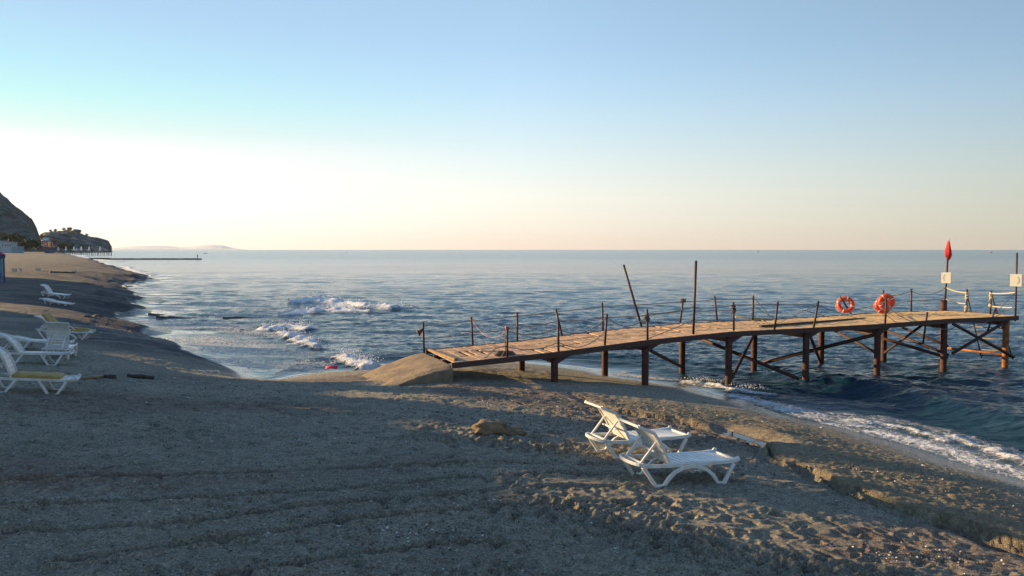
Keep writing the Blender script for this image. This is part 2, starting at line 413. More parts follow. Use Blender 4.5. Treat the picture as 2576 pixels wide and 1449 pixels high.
# sand material
def sand_mat():
    m, nt, p = new_mat('beach_sand')
    geo = N(nt, 'NewGeometry').outputs['Position']
    wet = attr(nt, 'wet'); rock = attr(nt, 'rock'); peb = attr(nt, 'pebble'); shelf = attr(nt, 'shelf')
    n1 = ramp(nt, noise(nt, .5, 5, .6, geo), .35, .65); n2 = noise(nt, 9, 6, .75, geo); n3 = noise(nt, 70, 3, .7, geo)
    c = mix(nt, n1, (.385, .35, .265), (.30, .28, .215))
    c = mix(nt, ramp(nt, n2, .38, .66), c, (.17, .16, .12))
    c = mix(nt, math_(nt, 'MULTIPLY', ramp(nt, noise(nt, .16, 8, .72, geo, .4), .48, .6), .5), c, (.15, .14, .105))
    st_ = N(nt, 'Mapping'); st_.inputs['Scale'].default_value = (.10, .30, 1); L(nt, geo, st_.inputs[0])
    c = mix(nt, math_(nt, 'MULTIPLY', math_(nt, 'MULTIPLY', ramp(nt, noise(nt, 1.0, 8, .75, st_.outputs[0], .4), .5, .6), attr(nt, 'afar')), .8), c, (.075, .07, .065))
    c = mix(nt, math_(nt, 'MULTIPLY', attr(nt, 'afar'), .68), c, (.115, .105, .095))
    c = mix(nt, ramp(nt, noise(nt, 34, 4, .75, geo), .5, .68), c, (.62, .56, .43))
    c = mix(nt, ramp(nt, noise(nt, 27, 4, .75, geo), .52, .66), c, (.07, .065, .05))
    v = N(nt, 'TexVoronoi'); v.inputs['Scale'].default_value = 46; L(nt, geo, v.inputs['Vector'])
    vc = N(nt, 'SeparateColor'); L(nt, v.outputs['Color'], vc.inputs[0])
    speck = math_(nt, 'GREATER_THAN', vc.outputs[0], .965)
    c = mix(nt, math_(nt, 'MULTIPLY', speck, ramp(nt, noise(nt, 1.1, 4, .6, geo), .5, .62)), c, (.5, .46, .40))
    # loose shingle
    pc = mix(nt, vc.outputs[1], (.30, .215, .16), (.12, .105, .09))
    pm = math_(nt, 'MULTIPLY', peb, ramp(nt, n2, .38, .55))
    c = mix(nt, pm, c, pc)
    rc = mix(nt, ramp(nt, noise(nt, 9, 8, .75, geo), .38, .62), (.40, .325, .20), (.20, .175, .125))
    c = mix(nt, rock, c, rc)
    sm_ = N(nt, 'Mapping'); sm_.inputs['Scale'].default_value = (.12, .42, 1); L(nt, geo, sm_.inputs[0])
    sh = mix(nt, ramp(nt, noise(nt, 1.1, 8, .72, sm_.outputs[0], .5), .44, .6), (.065, .062, .068), (.22, .19, .16))
    c = mix(nt, shelf, c, sh)
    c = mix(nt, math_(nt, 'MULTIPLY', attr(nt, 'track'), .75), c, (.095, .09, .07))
    cw = mix(nt, wet, c, mix(nt, .45, c, (.07, .06, .05)))
    L(nt, cw, p.inputs['Base Color'])
    rg = N(nt, 'MapRange'); L(nt, wet, rg.inputs[0]); rg.inputs[1].default_value = .3; rg.inputs[2].default_value = .95; rg.inputs[3].default_value = .92; rg.inputs[4].default_value = .10
    L(nt, rg.outputs[0], p.inputs['Roughness'])
    dry = math_(nt, 'SUBTRACT', 1.0, math_(nt, 'MULTIPLY', wet, .85))
    b0 = bump(nt, math_(nt, 'MULTIPLY', noise(nt, .8, 8, .75, geo), attr(nt, 'afar')), .8, 1)
    b1 = bump(nt, math_(nt, 'MULTIPLY', n2, dry), .075, 1, b0)
    vd = math_(nt, 'MULTIPLY', math_(nt, 'MULTIPLY', v.outputs['Distance'], peb), -1)
    b2 = bump(nt, vd, .02, 1, b1)
    b3 = bump(nt, math_(nt, 'MULTIPLY', n3, dry), .018, 1, b2)
    b4 = bump(nt, math_(nt, 'MULTIPLY', noise(nt, 22, 5, .7, geo), rock), .04, 1, b3)
    L(nt, b4, p.inputs['Normal']); p.inputs['Specular IOR Level'].default_value = .5
    return m
M['sand'] = sand_mat()
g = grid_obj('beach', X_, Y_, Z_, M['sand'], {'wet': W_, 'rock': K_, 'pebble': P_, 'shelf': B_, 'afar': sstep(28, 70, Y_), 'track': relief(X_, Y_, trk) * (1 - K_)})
tag(g, 'dark grey sandy beach with footprints, shingle and low rock shelf', 'beach', None, 'structure')

# ---------------------------------------------------------------- sea
def strokes(X, Y, lst):
    out = np.zeros(X.shape); hgt = np.zeros(X.shape)
    for pts, rad, inten, h in lst:
        P = [tuple(U(x, y, .1)[:2]) for x, y in pts]
        xm = min(p[0] for p in P) - 3 * rad; xM = max(p[0] for p in P) + 3 * rad; ym = min(p[1] for p in P) - 3 * rad; yM = max(p[1] for p in P) + 3 * rad
        m = (X > xm) & (X < xM) & (Y > ym) & (Y < yM)
        if not m.any(): continue
        x = X[m]; y = Y[m]; k = 1 / max(rad, .4)
        d = segdist(x + rad * .9 * perlin(x * k * .8, y * k * .8, 5), y + rad * .9 * perlin(x * k * .8, y * k * .8, 15), P) / rad
        e = np.exp(-d ** 2); out[m] = np.maximum(out[m], inten * e); hgt[m] = np.maximum(hgt[m], h * np.exp(-(d * 1.35) ** 2))
    return out, hgt
nrw = 1050
inv = np.concatenate([np.linspace(1 / 13.0, 1 / 9000.0, nrw - 3), [1 / 12000.0, 1 / 16000.0, 1 / 23000.0]])
yrow = 1 / inv
yrow = yrow[::1]
tw = np.concatenate([np.linspace(-3.0, -.74, 90, endpoint=False), np.linspace(-.74, .74, 860, endpoint=False), np.linspace(.74, 3.0, 90)])
WT, WY = np.meshgrid(tw, yrow); WX = WT * WY
gap = np.gradient(yrow)[:, None] * np.ones_like(WX)
rs = np.random.RandomState(4)
H = np.zeros(WX.shape); DXx = np.zeros(WX.shape)
tz, td, _, _, _ = terrain(WX, WY, False)
off = np.clip(-td, 0, 400)
calm = sstep(0.2, 5, off)                     # the sea is flat where it runs out on the sand
bay = np.exp(-(((WX + 12) / 9) ** 2 + ((WY - 38) / 13) ** 2))
amp_mask = (.12 + .88 * calm) * (1 - .55 * bay)
for i in range(64):
    lam = .28 * (20) ** (i / 63.0) * rs.uniform(.9, 1.1)
    ang = R(-102) + rs.normal(0, .55); k = 2 * math.pi / lam
    a = .0064 * lam ** .56 * rs.uniform(.5, 1.3)
    fade = sstep(.6, .25, gap / lam)
    ph = k * (math.cos(ang) * WX + math.sin(ang) * WY) + rs.uniform(0, 6.28) + 1.3 * perlin(WX / (lam * 5), WY / (lam * 5), i)
    H += a * fade * np.sin(ph) * amp_mask
H += .04 * fbm(WX * .07, WY * .16, 3, 7) * calm * sstep(300, 120, WY)
# the unbroken swell face rolling in on the right
sw = [tuple(U(x, y, .25)[:2]) for x, y in [(1990, 922), (2100, 938), (2230, 962), (2350, 992), (2480, 1022), (2620, 1055), (2900, 1120)]]
dsw = segdist(WX, WY + .2 * perlin(WX * .5, WY * .5, 3), sw); sgn = np.where(inside(WX, WY, sw + [(60, 60), (0, 60)]), 1, -1) * dsw
sw_w = sstep(6.5, 11, WX)
H += sw_w * .22 * np.where(sgn < 0, np.exp(-(sgn / .75) ** 2), np.exp(-(sgn / 1.4) ** 2)) - sw_w * .10 * np.exp(-((sgn + 1.6) / .9) ** 2)
FO = [([(735, 789), (790, 779), (850, 779), (905, 783)], 1.2, 1.28, .32), ([(772, 762), (800, 754), (840, 764), (920, 772), (1000, 776)], 1.9, 1.15, .50),
      ([(800, 757), (830, 765), (860, 774)], 1.8, 1.1, .10),
      ([(668, 826), (730, 822), (768, 826)], .8, 1.28, .34), ([(715, 836), (755, 850), (775, 864)], .75, 1.25, .32), ([(770, 858), (794, 872)], .4, .9, .22), ([(700, 806), (745, 815)], .6, .8, .14),
      ([(868, 898), (905, 913), (942, 924)], .6, 1.3, .32), ([(860, 888), (890, 903)], .35, .8, .14),
      ([(175, 640.5), (200, 645)], 12, 1.1, .5), ([(240, 653), (300, 657.5)], 5, 1.1, .4), ([(300, 668), (335, 680), (365, 693)], 2.2, 1.0, .3), ([(375, 701), (400, 702)], 1.5, .8, .1),
      ([(330, 715), (352, 722)], 1.2, .8, .1), ([(345, 745), (450, 757), (560, 766)], 2.0, .66, .0), ([(500, 758), (600, 765), (680, 772)], 1.9, .7, .0), ([(520, 762), (600, 762)], .6, .8, .05),
      ([(380, 772), (560, 785), (700, 795)], 2.8, .68, 0), ([(420, 805), (560, 820), (680, 840)], 3.0, .72, 0), ([(460, 850), (600, 870), (740, 880)], 2.8, .72, 0), ([(560, 900), (700, 915), (800, 905)], 1.9, .68, 0),
      ([(640, 945), (720, 930), (830, 925)], .5, .5, 0),
      ([(1560, 935), (1650, 945), (1740, 955)], .7, .6, .03), ([(1735, 956), (1790, 962), (1850, 975), (1930, 985)], .36, 1.0, .13),
      ([(1850, 988), (1950, 1010), (2060, 1035), (2200, 1062)], .62, .72, .03), ([(2060, 1030), (2200, 1045), (2330, 1065), (2450, 1098), (2576, 1135), (2750, 1200)], .8, .66, .06),
      ([(2200, 1075), (2350, 1110), (2480, 1150), (2600, 1180), (2750, 1240)], .7, .72, .03), ([(2420, 1090), (2500, 1130), (2600, 1160)], .45, .9, .12), ([(2150, 1050), (2280, 1068), (2380, 1100)], .3, .9, .09),
      ([(1900, 985), (2000, 1000), (2100, 1012)], .5, .45, .02), ([(1960, 1022), (2100, 1060), (2300, 1112), (2450, 1160), (2600, 1205)], .22, .6, .01)]
foam, fh = strokes(WX, WY, FO)
lump = np.clip(.7 + .5 * fbm(WX * 1.1, WY * .5, 5, 17), .1, 1.5)
H += fh * lump + .03 * foam * fbm(WX * 6, WY * 6, 3, 19) * sstep(60, 25, WY)
foam = foam + .22 * np.exp(-((off - .3) / .5) ** 2) * sstep(-6, 0, WX) * (td < 0)
WZ = H + .0
WZ = np.where(td > .0, np.minimum(WZ, .02 - .12 * np.clip(td, 0, 5)), WZ)
WZ = np.where(off < 3, np.maximum(WZ, tz + .01 - .2 * np.clip(td, 0, 1)) * (td < 0) + WZ * (td >= 0), WZ)
shal = np.exp(-off / 1.4)
def sea_mat():
    m, nt, p = new_mat('sea_water')
    geo = N(nt, 'NewGeometry').outputs['Position']
    foam = attr(nt, 'foam'); sh = attr(nt, 'shallow'); cal = attr(nt, 'calm')
    mp = N(nt, 'Mapping'); mp.inputs['Scale'].default_value = (.6, 1.5, 1); L(nt, geo, mp.inputs[0]); st = mp.outputs[0]
    nb = noise(nt, 1.9, 8, .62, st, .3); nf = noise(nt, .09, 6, .6, st, .2)
    fn = noise(nt, 2.6, 10, .74, geo, .8); v = N(nt, 'TexVoronoi'); v.feature = 'DISTANCE_TO_EDGE'; v.inputs['Scale'].default_value = 3.2
    wv = N(nt, 'VectorMath'); wv.operation = 'ADD'; L(nt, geo, wv.inputs[0])
    nc = N(nt, 'TexNoise'); nc.inputs['Scale'].default_value = 2.2; nc.inputs['Detail'].default_value = 4; L(nt, geo, nc.inputs['Vector']); L(nt, nc.outputs['Color'], wv.inputs[1]); L(nt, wv.outputs[0], v.inputs['Vector'])
    lace = math_(nt, 'SUBTRACT', 1.0, ramp(nt, v.outputs['Distance'], .0, .16))
    t = math_(nt, 'ADD', math_(nt, 'MULTIPLY', fn, .9), math_(nt, 'MULTIPLY', lace, .28))
    fm = ramp(nt, math_(nt, 'SUBTRACT', math_(nt, 'ADD', foam, t), 1.12), -.04, .42)
    fm = math_(nt, 'MULTIPLY', fm, ramp(nt, foam, .05, .3))
    film = math_(nt, 'MULTIPLY', ramp(nt, foam, .4, 1.2), math_(nt, 'ADD', .1, math_(nt, 'MULTIPLY', ramp(nt, noise(nt, .9, 8, .7, st, .5), .35, .7), .8)))
    fm = math_(nt, 'MAXIMUM', fm, film)
    water = mix(nt, sh, mix(nt, attr(nt, 'offshore'), (.005, .026, .043), (.030, .085, .135)), (.035, .055, .062))
    c = mix(nt, fm, water, (.80, .82, .84))
    L(nt, c, p.inputs['Base Color']); p.inputs['IOR'].default_value = 1.333
    rg = N(nt, 'MapRange'); L(nt, fm, rg.inputs[0]); rg.inputs[4].default_value = .8
    L(nt, math_(nt, 'ADD', .06, math_(nt, 'MULTIPLY', attr(nt, 'far'), .12)), rg.inputs[3])
    L(nt, rg.outputs[0], p.inputs['Roughness'])
    b = bump(nt, math_(nt, 'MULTIPLY', nb, math_(nt, 'MULTIPLY', cal, math_(nt, 'SUBTRACT', 1.0, math_(nt, 'MULTIPLY', attr(nt, 'far'), .5)))), .16, 1.0)
    b = bump(nt, math_(nt, 'MULTIPLY', nf, cal), .34, 1, b)
    b = bump(nt, math_(nt, 'MULTIPLY', noise(nt, .02, 6, .65, st, .2), cal), 1.8, 1, b)
    b = bump(nt, math_(nt, 'MULTIPLY', math_(nt, 'MULTIPLY', noise(nt, 7, 8, .75, geo), fm), 1), .12, 1, b)
    L(nt, b, p.inputs['Normal'])
    return m
M['sea'] = sea_mat()
s_o = grid_obj('sea', WX, WY, WZ, M['sea'], {'foam': foam, 'shallow': shal * .9, 'far': sstep(30, 500, WY), 'offshore': sstep(3, 45, off), 'calm': np.clip(.06 + .94 * calm, 0, 1) * (1 - .5 * bay)})
tag(s_o, 'blue sea with small waves and white foam along the shore', 'sea', None, 'structure')

m_ = MB(); pc_ = G(1885, 1101); 
pz_ = .375; n_v = 40; vs = []; q_ = random.Random(2)
for i in range(n_v):
    a = i / n_v * 6.283; c_ = Vector((POOL[1][0] * .5 + POOL[2][0] * .5, POOL[1][1] * .5 + POOL[2][1] * .5, pz_)); dv = Vector((POOL[3][0] - POOL[0][0], POOL[3][1] - POOL[0][1], 0)) * .60; pv = Vector((-dv.y, dv.x, 0)).normalized() * .27
    vs.append(c_ + (dv * math.cos(a) + pv * math.sin(a)) * (1 + .10 * math.sin(5 * a + 1) + .06 * math.sin(11 * a)))
m_.add(vs, [tuple(range(n_v))]); M['pool'] = simple('pool_water', (.03, .035, .035), .04, (.03, .035, .035), 3)
tag(m_.build('tide_pool', M['pool'], None), 'small still pool of sea water at the foot of the sand ledge', 'pool', None, 'structure')
# ---------------------------------------------------------------- pier
P0 = Vector((.0544 * 24.8, 24.8)); PD = Vector((3.003, 1.079)); PDn = PD.normalized(); PN = Vector((-PDn.y, PDn.x)); PW = 3.12
DZ = [(-1.6, 1.12), (-1.05, 1.25), (0, 1.43), (1, 1.68), (2, 1.84), (3, 1.86), (4, 1.90), (5, 1.99), (6, 2.0), (6.3, 2.0)]
def dz(k):
    for (a, za), (b, zb) in zip(DZ[:-1], DZ[1:]):
        if k <= b: return za + (zb - za) * (k - a) / (b - a)
    return DZ[-1][1]
def PP(k, off, z=None):                    # pier coordinates: bay number, distance from the near edge
    q = P0 + PD * k + PN * off
    return Vector((q.x, q.y, dz(k) + (0 if z is None else z)))
def PL(x, y, off):                         # sight line met with the upright plane along the pier at this offset
    r = ray(x, y); o = P0 + PN * off
    s = (o.x * PN.x + o.y * PN.y) / (r.x * PN.x + r.y * PN.y)
    return Vector((r.x * s, r.y * s, CAMZ + r.z * s))
EN = P0 + PD * 6.12
def PE(x, y):                              # the same for the plane across the pier head
    r = ray(x, y); s = (EN.x * PDn.x + EN.y * PDn.y) / (r.x * PDn.x + r.y * PDn.y)
    return Vector((r.x * s, r.y * s, CAMZ + r.z * s))
def deck_mat():
    m, nt, p = new_mat('weathered_deck_planks')
    var = attr(nt, 'var'); geo = N(nt, 'NewGeometry').outputs['Position']
    c = mix(nt, var, (.56, .36, .22), (.36, .24, .145))
    c = mix(nt, ramp(nt, noise(nt, 2.2, 6, .7, geo), .4, .7), c, (.22, .155, .10))
    yb = N(nt, 'SeparateXYZ'); L(nt, geo, yb.inputs[0])
    c = mix(nt, ramp(nt, yb.outputs[0], 2, 14), c, mix(nt, .55, c, (.55, .40, .17)))
    L(nt, c, p.inputs['Base Color']); p.inputs['Roughness'].default_value = .85
    L(nt, bump(nt, noise(nt, 30, 4, .6, geo), .004), p.inputs['Normal']); return m
M['deck'] = deck_mat()
k0 = PP(-1.05, 0)
pier = empty('pier', (0, 0, 0), 0, 'long wooden pier on rusty steel piles running out over the sea from the beach', 'pier')
mb = MB(); nb_ = 196; kk = [-1.02 + 7.17 * i / nb_ for i in range(nb_ + 1)]
r2 = random.Random(5)
segs = [(0.02, 1.02), (1.045, 2.09), (2.12, PW)]
for i in range(nb_):
    ka, kb = kk[i], kk[i + 1]
    for j, (oa, ob) in enumerate(segs):
        mb.cur = r2.random() * .55 + .35 * (j == 1) * r2.random()
        e = .009 / PD.length; dzr = r2.uniform(-.006, .006)
        if r2.random() < .02: continue
        if i < 14 and j == 1 and 5 < i < 14 and r2.random() < .5: dzr -= .05
        oa_ = oa + r2.uniform(-.012, .012); ob_ = ob + r2.uniform(-.012, .012)
        a = PP(ka + e, oa_); b = PP(kb - e, oa_); c = PP(kb - e, ob_); d_ = PP(ka + e, ob_)
        t0 = [v + Vector((0, 0, dzr)) for v in (a, b, c, d_)]; b0 = [v - Vector((0, 0, .035)) for v in t0]
        mb.add(t0 + b0, [(0, 1, 2, 3), (7, 6, 5, 4), (0, 4, 5, 1), (1, 5, 6, 2), (2, 6, 7, 3), (3, 7, 4, 0)])
mb.build('deck', M['deck'], pier)
def edge(off, z0, hh, ww, ks):
    m_ = MB()
    for a, b in zip(ks[:-1], ks[1:]): m_.bar(PP(a, off, z0), PP(b, off, z0), ww, hh)
    return m_
ks = [-1.05, 0, 1, 2, 3, 4, 5, 6.14]
edge(-.06, -.075, .17, .07, ks).build('edge_beam', M['darksteel'], pier)
edge(PW + .05, -.05, .13, .07, ks).build('edge_beam', M['darksteel'], pier)
edge(1.03, -.11, .13, .08, ks).build('joist', M['darksteel'], pier)
edge(2.11, -.11, .13, .08, ks).build('joist', M['darksteel'], pier)
MB().bar(PP(6.16, -.02, -.075), PP(6.16, PW + .02, -.075), .07, .17).build('end_beam', M['darksteel'], pier)
for k in range(0, 7):
    MB().bar(PP(k, .02, -.27), PP(k, PW - .02, -.27), .13, .18).build('cross_beam', M['darksteel'], pier)
    for off in (.08, PW - .12):
        top = PP(k, off, -.16); bz = -2.2 if k > 0 else .0
        r_ = .115
        matp = M['rust_sunlit'] if (k == 6 and off < 1) else M['rust']
        pts = [Vector((top.x, top.y, bz + (top.z - bz) * t / 6)) for t in range(7)]
        m_ = MB().tube(pts, r_, 14)
        if k == 6 and off > 1: m_.tube([top, top + Vector((0, 0, .62))], .13, 14)
        m_.build('pile', matp, pier, True)
        # haunch at the pile head on the seaward side
        if off < 1 and k in (0, 1, 2, 3, 4):
            g_ = MB(); a = PP(k, .0, -.15); b = PP(k + .17, .0, -.15); c = PP(k, .0, -.42)
            g_.add([a, b, c, a + Vector((PN.x, PN.y, 0)) * .1, b + Vector((PN.x, PN.y, 0)) * .1, c + Vector((PN.x, PN.y, 0)) * .1], [(0, 2, 1), (3, 4, 5), (0, 1, 4, 3), (1, 2, 5, 4), (2, 0, 3, 5)])
            g_.build('gusset', M['darksteel'], pier)
n_, f_ = -.02, PW - .1
BR = [((1490, 881, n_), (1628, 871, n_), .06), ((1638, 883, n_), (1716, 923, f_), .06), ((1745, 845, f_), (2010, 953, n_), .065), ((1897, 841, f_), (1842, 950, n_), .06),
      ((1912, 914, f_), (2217, 838, n_), .07), ((2041, 852, n_), (2068, 922, f_), .055), ((2091, 827, f_), (2212, 892, n_ + .1), .055), ((2136, 826, f_), (2385, 900, n_), .06),
      ((2226, 830, f_), (2385, 892, n_), .055), ((2254, 817, f_), (2384, 871, n_ + .5), .055), ((2222, 890, f_), (2333, 808, n_), .05), ((2398, 815, n_), (2550, 898, n_), .06), ((2396, 889, n_), (2536, 806, n_), .06)]
for a, b, r_ in BR:
    MB().tube([PL(*a), PL(*b)], r_, 8).build('brace', M['brace'], pier, True)
MB().tube([PE(2372, 874), PE(2546, 895)], .05, 8).build('brace', M['rust_sunlit'], pier, True)
# rail posts: (top, foot, offset)
post_n = [((1276, 820), (1276, 906)), ((1404, 800), (1405, 884)), ((1527, 790), (1521.5, 868)), ((1628, 778), (1629, 856)), ((1751, 656), (1744, 841)), ((1845, 760), (1846, 832)),
          ((1957, 759), (1948, 832)), ((2059, 757), (2046, 829)), ((2230, 747), (2226.5, 817)), ((2333, 785), (2322, 864)), ((2504, 778), (2484, 834))]
post_f = [((1064, 810), (1067, 888)), ((1185.7, 797), (1189.7, 872)), ((1301, 785), (1301.5, 860)), ((1398, 777), (1415, 847)), ((1515, 761.6), (1517, 832)), ((1568.5, 666), (1614, 821)), ((1719, 751), (1711, 812)),
          ((1797.6, 745), (1804.6, 811)), ((1895, 744), (1894, 806)), ((2113.6, 746), (2145, 796)), ((2222.4, 730), (2224, 790)), ((2292.8, 726), (2292, 789)), ((2385.5, 622), (2376, 785))]
tops = {}
for off, lst in ((-.0, post_n), (PW + .03, post_f)):
    for (t, b) in lst:
        A_ = PL(*t, off); B_ = PL(*b, off)
        tops[t] = (A_, B_)
        MB().tube([B_, A_], .036 if t[1] > 700 else .042, 10).build('rail_post', M['darksteel'], pier, True)
for t, b in (((2432.7, 727.5), (2431, 788)), ((2494, 731), (2491, 790)), ((2558.6, 636), (2554, 808))):
    A_ = PE(*t); B_ = PE(*b); tops[t] = (A_, B_)
    MB().tube([B_, A_], .036, 10).build('rail_post', M['darksteel'], pier, True)
def cat(a, b, sag, n=14):
    return [a.lerp(b, i / n) - Vector((0, 0, sag * 4 * (i / n) * (1 - i / n))) for i in range(n + 1)]
def rope(pts, r_=.014, mat='rope', name='rail_rope'):
    return MB().tube(pts, r_, 6).build(name, M[mat], pier, True)
def on(t, f): A_, B_ = tops[t]; return A_.lerp(B_, f)
fs_ = [p[0] for p in post_f]; ns_ = [p[0] for p in post_n]
rnd = random.Random(8)
top_f = [fs_[0], fs_[1], fs_[2], fs_[3], fs_[4], fs_[6], fs_[7], fs_[8]]
for fr, sg_ in ((.13, .02), (.52, .05)):
    pts = []
    for a, b in zip(top_f[:-1], top_f[1:]):
        fa = fr if a != fs_[3] else fr * .8
        pts += cat(on(a, fa), on(b, fr if b != fs_[3] else fr * .8), sg_)[:-1]
    rope(pts + [on(top_f[-1], fr)], .016)
tail = [fs_[8], fs_[9], fs_[10], fs_[11], fs_[12]]
rope([on(ns_[7], .05)] + cat(on(ns_[7], .05), on(fs_[9], .25), .05)[1:-1] + cat(on(fs_[9], .25), on(fs_[10], .25), .01)[:-1] + cat(on(fs_[10], .25), on(fs_[11], .1), .06)[:-1] + cat(on(fs_[11], .1), on(fs_[12], .62), .22), .014)
rope(cat(on(fs_[9], .7), on(fs_[10], .55), .02)[:-1] + cat(on(fs_[10], .55), on(fs_[11], .5), .04)[:-1] + cat(on(fs_[11], .5), on(fs_[12], .78), .03), .014)
rope(cat(on(fs_[8], .05), PL(1945, 803, PW), .0), .013); rope(cat(on(fs_[8], .4), PL(1960, 803, PW), .05), .013)
for a, b, f1, f2, sg_ in ((0, 1, .14, .28, .17), (1, 2, .32, .1, .30), (2, 3, .1, .22, .30), (3, 4, .15, .62, .06), (4, 5, .64, .12, .03), (5, 6, .1, .1, .0), (6, 7, .1, .1, .01)):
    rope(cat(on(ns_[a], f1), on(ns_[b], f2), sg_), .015)
for a, b, f1, f2, sg_ in ((0, 1, .6, .72, .16), (1, 2, .72, .53, .32), (3, 4, .95, .80, .02), (4, 5, .8, .62, .03)):
    rope(cat(on(ns_[a], f1), on(ns_[b], f2), sg_), .014)
rope(cat(on(ns_[7], .12), PL(1960, 812, .3), .0), .012); rope(cat(on(ns_[7], .15), PL(2180, 806, 1.2), .04), .012)
rope(cat(on(ns_[8], .15), PL(2105, 803, 1.6), .03), .012)
rope(cat(on(ns_[8], .3), PL(2318, 815, 0), .12) + cat(PL(2318, 815, 0), PL(2497, 803, -.1), .3)[1:-1] + [PE(2552, 737)], .013)
rope(cat(on(ns_[8], .62), PL(2330, 850, 0), .10), .012)
rope(cat(PL(2333, 853, 0), PL(2455, 789, 1.6), .10), .012)
rope(cat(PL(2484, 806, 0), PE(2550, 772), .02), .012)
e0, e1, e2 = (2432.7, 727.5), (2494, 731), (2558.6, 636)
for f1, f2, f3 in ((.62, .14, .12), (.79, .60, .62)):
    rope(cat(on(fs_[12], f1), on(e0, f2), .06), .024, 'rope_pale')
for f1, f2 in ((.12, .58), (.66, .80)):
    rope(cat(on(e1, f1), on(e2, f2), .02), .024, 'rope_pale')

# things standing or hanging on the pier
def knot(name, p, rad, h, mat, label, cat_, seed, group=None):
    m_ = MB(); q = random.Random(seed)
    for i in range(5):
        c = Vector(p) + Vector((q.uniform(-.02, .02), q.uniform(-.02, .02), -h * i / 5)); pr = []
        for j in range(12):
            a = j / 12 * 6.283; pr.append(c + Vector((math.cos(a) * rad * q.uniform(.8, 1.2), math.sin(a) * rad, q.uniform(-.03, .03))))
        m_.tube(pr, .017, 6, closed=True)
    for i in range(3):
        a = q.uniform(0, 6.28); s0 = Vector(p) + Vector((math.cos(a) * rad, math.sin(a) * rad, 0))
        m_.tube([s0, s0 + Vector((.02, 0, -h * .6)), s0 + Vector((-.02, .01, -h * q.uniform(1, 1.4)))], .013, 6)
    o = m_.build(name, M[mat], None, True); return tag(o, label, cat_, group)
kg = 'bunches of rope tied on the pier rail posts'
knot('rope_bunch', on(ns_[3], .2), .07, .22, 'rope_dark', 'dark bunch of rope hanging left of the rail post over the second near pile', 'rope bunch', 1, kg)
knot('rope_bunch', on(fs_[6], .04), .09, .1, 'rope_dark', 'knotted grey rope around the leaning rail post left of the tall upright pole', 'rope bunch', 2, kg)
knot('rope_bunch', on(ns_[5], .12), .06, .26, 'rope_dark', 'dark frayed rope bunch on the rail post right of the tall upright pole', 'rope bunch', 3, kg)
knot('rope_bunch', on(e0, .15), .055, .3, 'rope_pale', 'upper pale rope bunch on the rail post nearest the red flag', 'rope bunch', 4, kg)
knot('rope_bunch', on(e0, .7), .05, .2, 'rope_pale', 'lower pale rope bunch on the rail post nearest the red flag', 'rope bunch', 5, kg)
knot('rope_bunch', on(e1, .1), .055, .26, 'rope_pale', 'upper pale rope bunch on the rail post left of the right hand sign', 'rope bunch', 6, kg)
knot('rope_bunch', on(e1, .6), .055, .1, 'rope_pale', 'lower pale rope bunch on the rail post left of the right hand sign', 'rope bunch', 7, kg)
knot('rope_bunch', on(ns_[0], .03), .05, .05, 'rope_red', 'red knot on top of the first near rail post of the pier', 'rope bunch', 8, kg)
tag(MB().tube(cat(on(fs_[1], .07), on(ns_[0], .1), .42, 20), .008, 6).build('barrier_rope', M['rope_red'], None, True), 'red and white rope slung across the landward end of the pier', 'rope')
rp = cat(on(ns_[0], .1), PL(1272, 893, .1), -.0)
lo = [PL(1262 + 6 * math.sin(i), 905 - i * 1.2, .25) for i in range(8)]
loop = [on(ns_[0], .14), PL(1270, 850, .03), PL(1271, 880, .1), PL(1262, 897, .2), PL(1240, 903, .35), PL(1228, 899, .45)]
tag(MB().tube(loop, .016, 6).tube([on(ns_[0], .58), PL(1245, 877, .1), PL(1225, 897, .25), PL(1205, 905, .3)], .016, 6).build('loose_rope', M['rope'], None, True), 'loose grey rope hanging down to the deck from the first near rail post', 'rope')
cc = PP(-.48, .38, .02); m_ = MB()
for i in range(4):
    m_.tube([cc + Vector((PDn.x * math.cos(a) * (.34 - .03 * i) - PDn.y * math.sin(a) * .13, PDn.y * math.cos(a) * (.34 - .03 * i) + PDn.x * math.sin(a) * .13, .03 * i)) for a in [j / 16 * 6.283 for j in range(16)]], .022, 6, closed=True)
tag(m_.build('rope_coil', M['rope_dark'], None, True), 'coil of rope lying on the deck left of the first near rail post', 'rope coil')
# lamp on the first far post
lp = empty('horn_lamp', on(fs_[0], .2), 0, 'small dark horn shaped lamp fixed to the first rail post of the pier', 'lamp')
MB().tube([Vector((0, 0, -.02)), Vector((-.08, -.05, -.10)), Vector((-.17, -.08, -.15))], [.035, .05, .12], 12).build('lamp_shade', M['darksteel'], lp, True)
MB().tube([Vector((.03, 0, .06)), Vector((0, 0, -.02))], .02, 8).build('bracket', M['rope'], lp, True)
# flag
fp = on((2385.5, 622), .0)
fl = empty('red_flag', fp, 0, 'furled red flag on the tall pole at the end of the pier', 'flag')
tip = PL(2388, 604, PW + .03) - fp; m_ = MB(); vs = []; fs2 = []
prof = [(0, .0, .01), (.1, .05, .05), (.3, .08, .09), (.5, .12, .12), (.7, .145, .14), (.85, .12, .10), (1.0, .04, .04)]
hF = .88; nseg = 7
for i, (t, rx, ry) in enumerate(prof):
    for j in range(nseg):
        a = j / nseg * 6.283; rr_ = 1 + .22 * math.sin(3 * a + 1 + t) 
        vs.append((tip.x - .02 - .035 * t + math.cos(a) * rx * rr_, tip.y + math.sin(a) * ry * rr_, tip.z - .01 - hF * t * (1.0 if math.cos(a) > -.1 else .90)))
for i in range(len(prof) - 1):
    for j in range(nseg): a = i * nseg + j; b = i * nseg + (j + 1) % nseg; fs2.append((a, a + nseg, b + nseg, b))
m_.add(vs, fs2); m_.build('flag_cloth', M['flag'], fl)
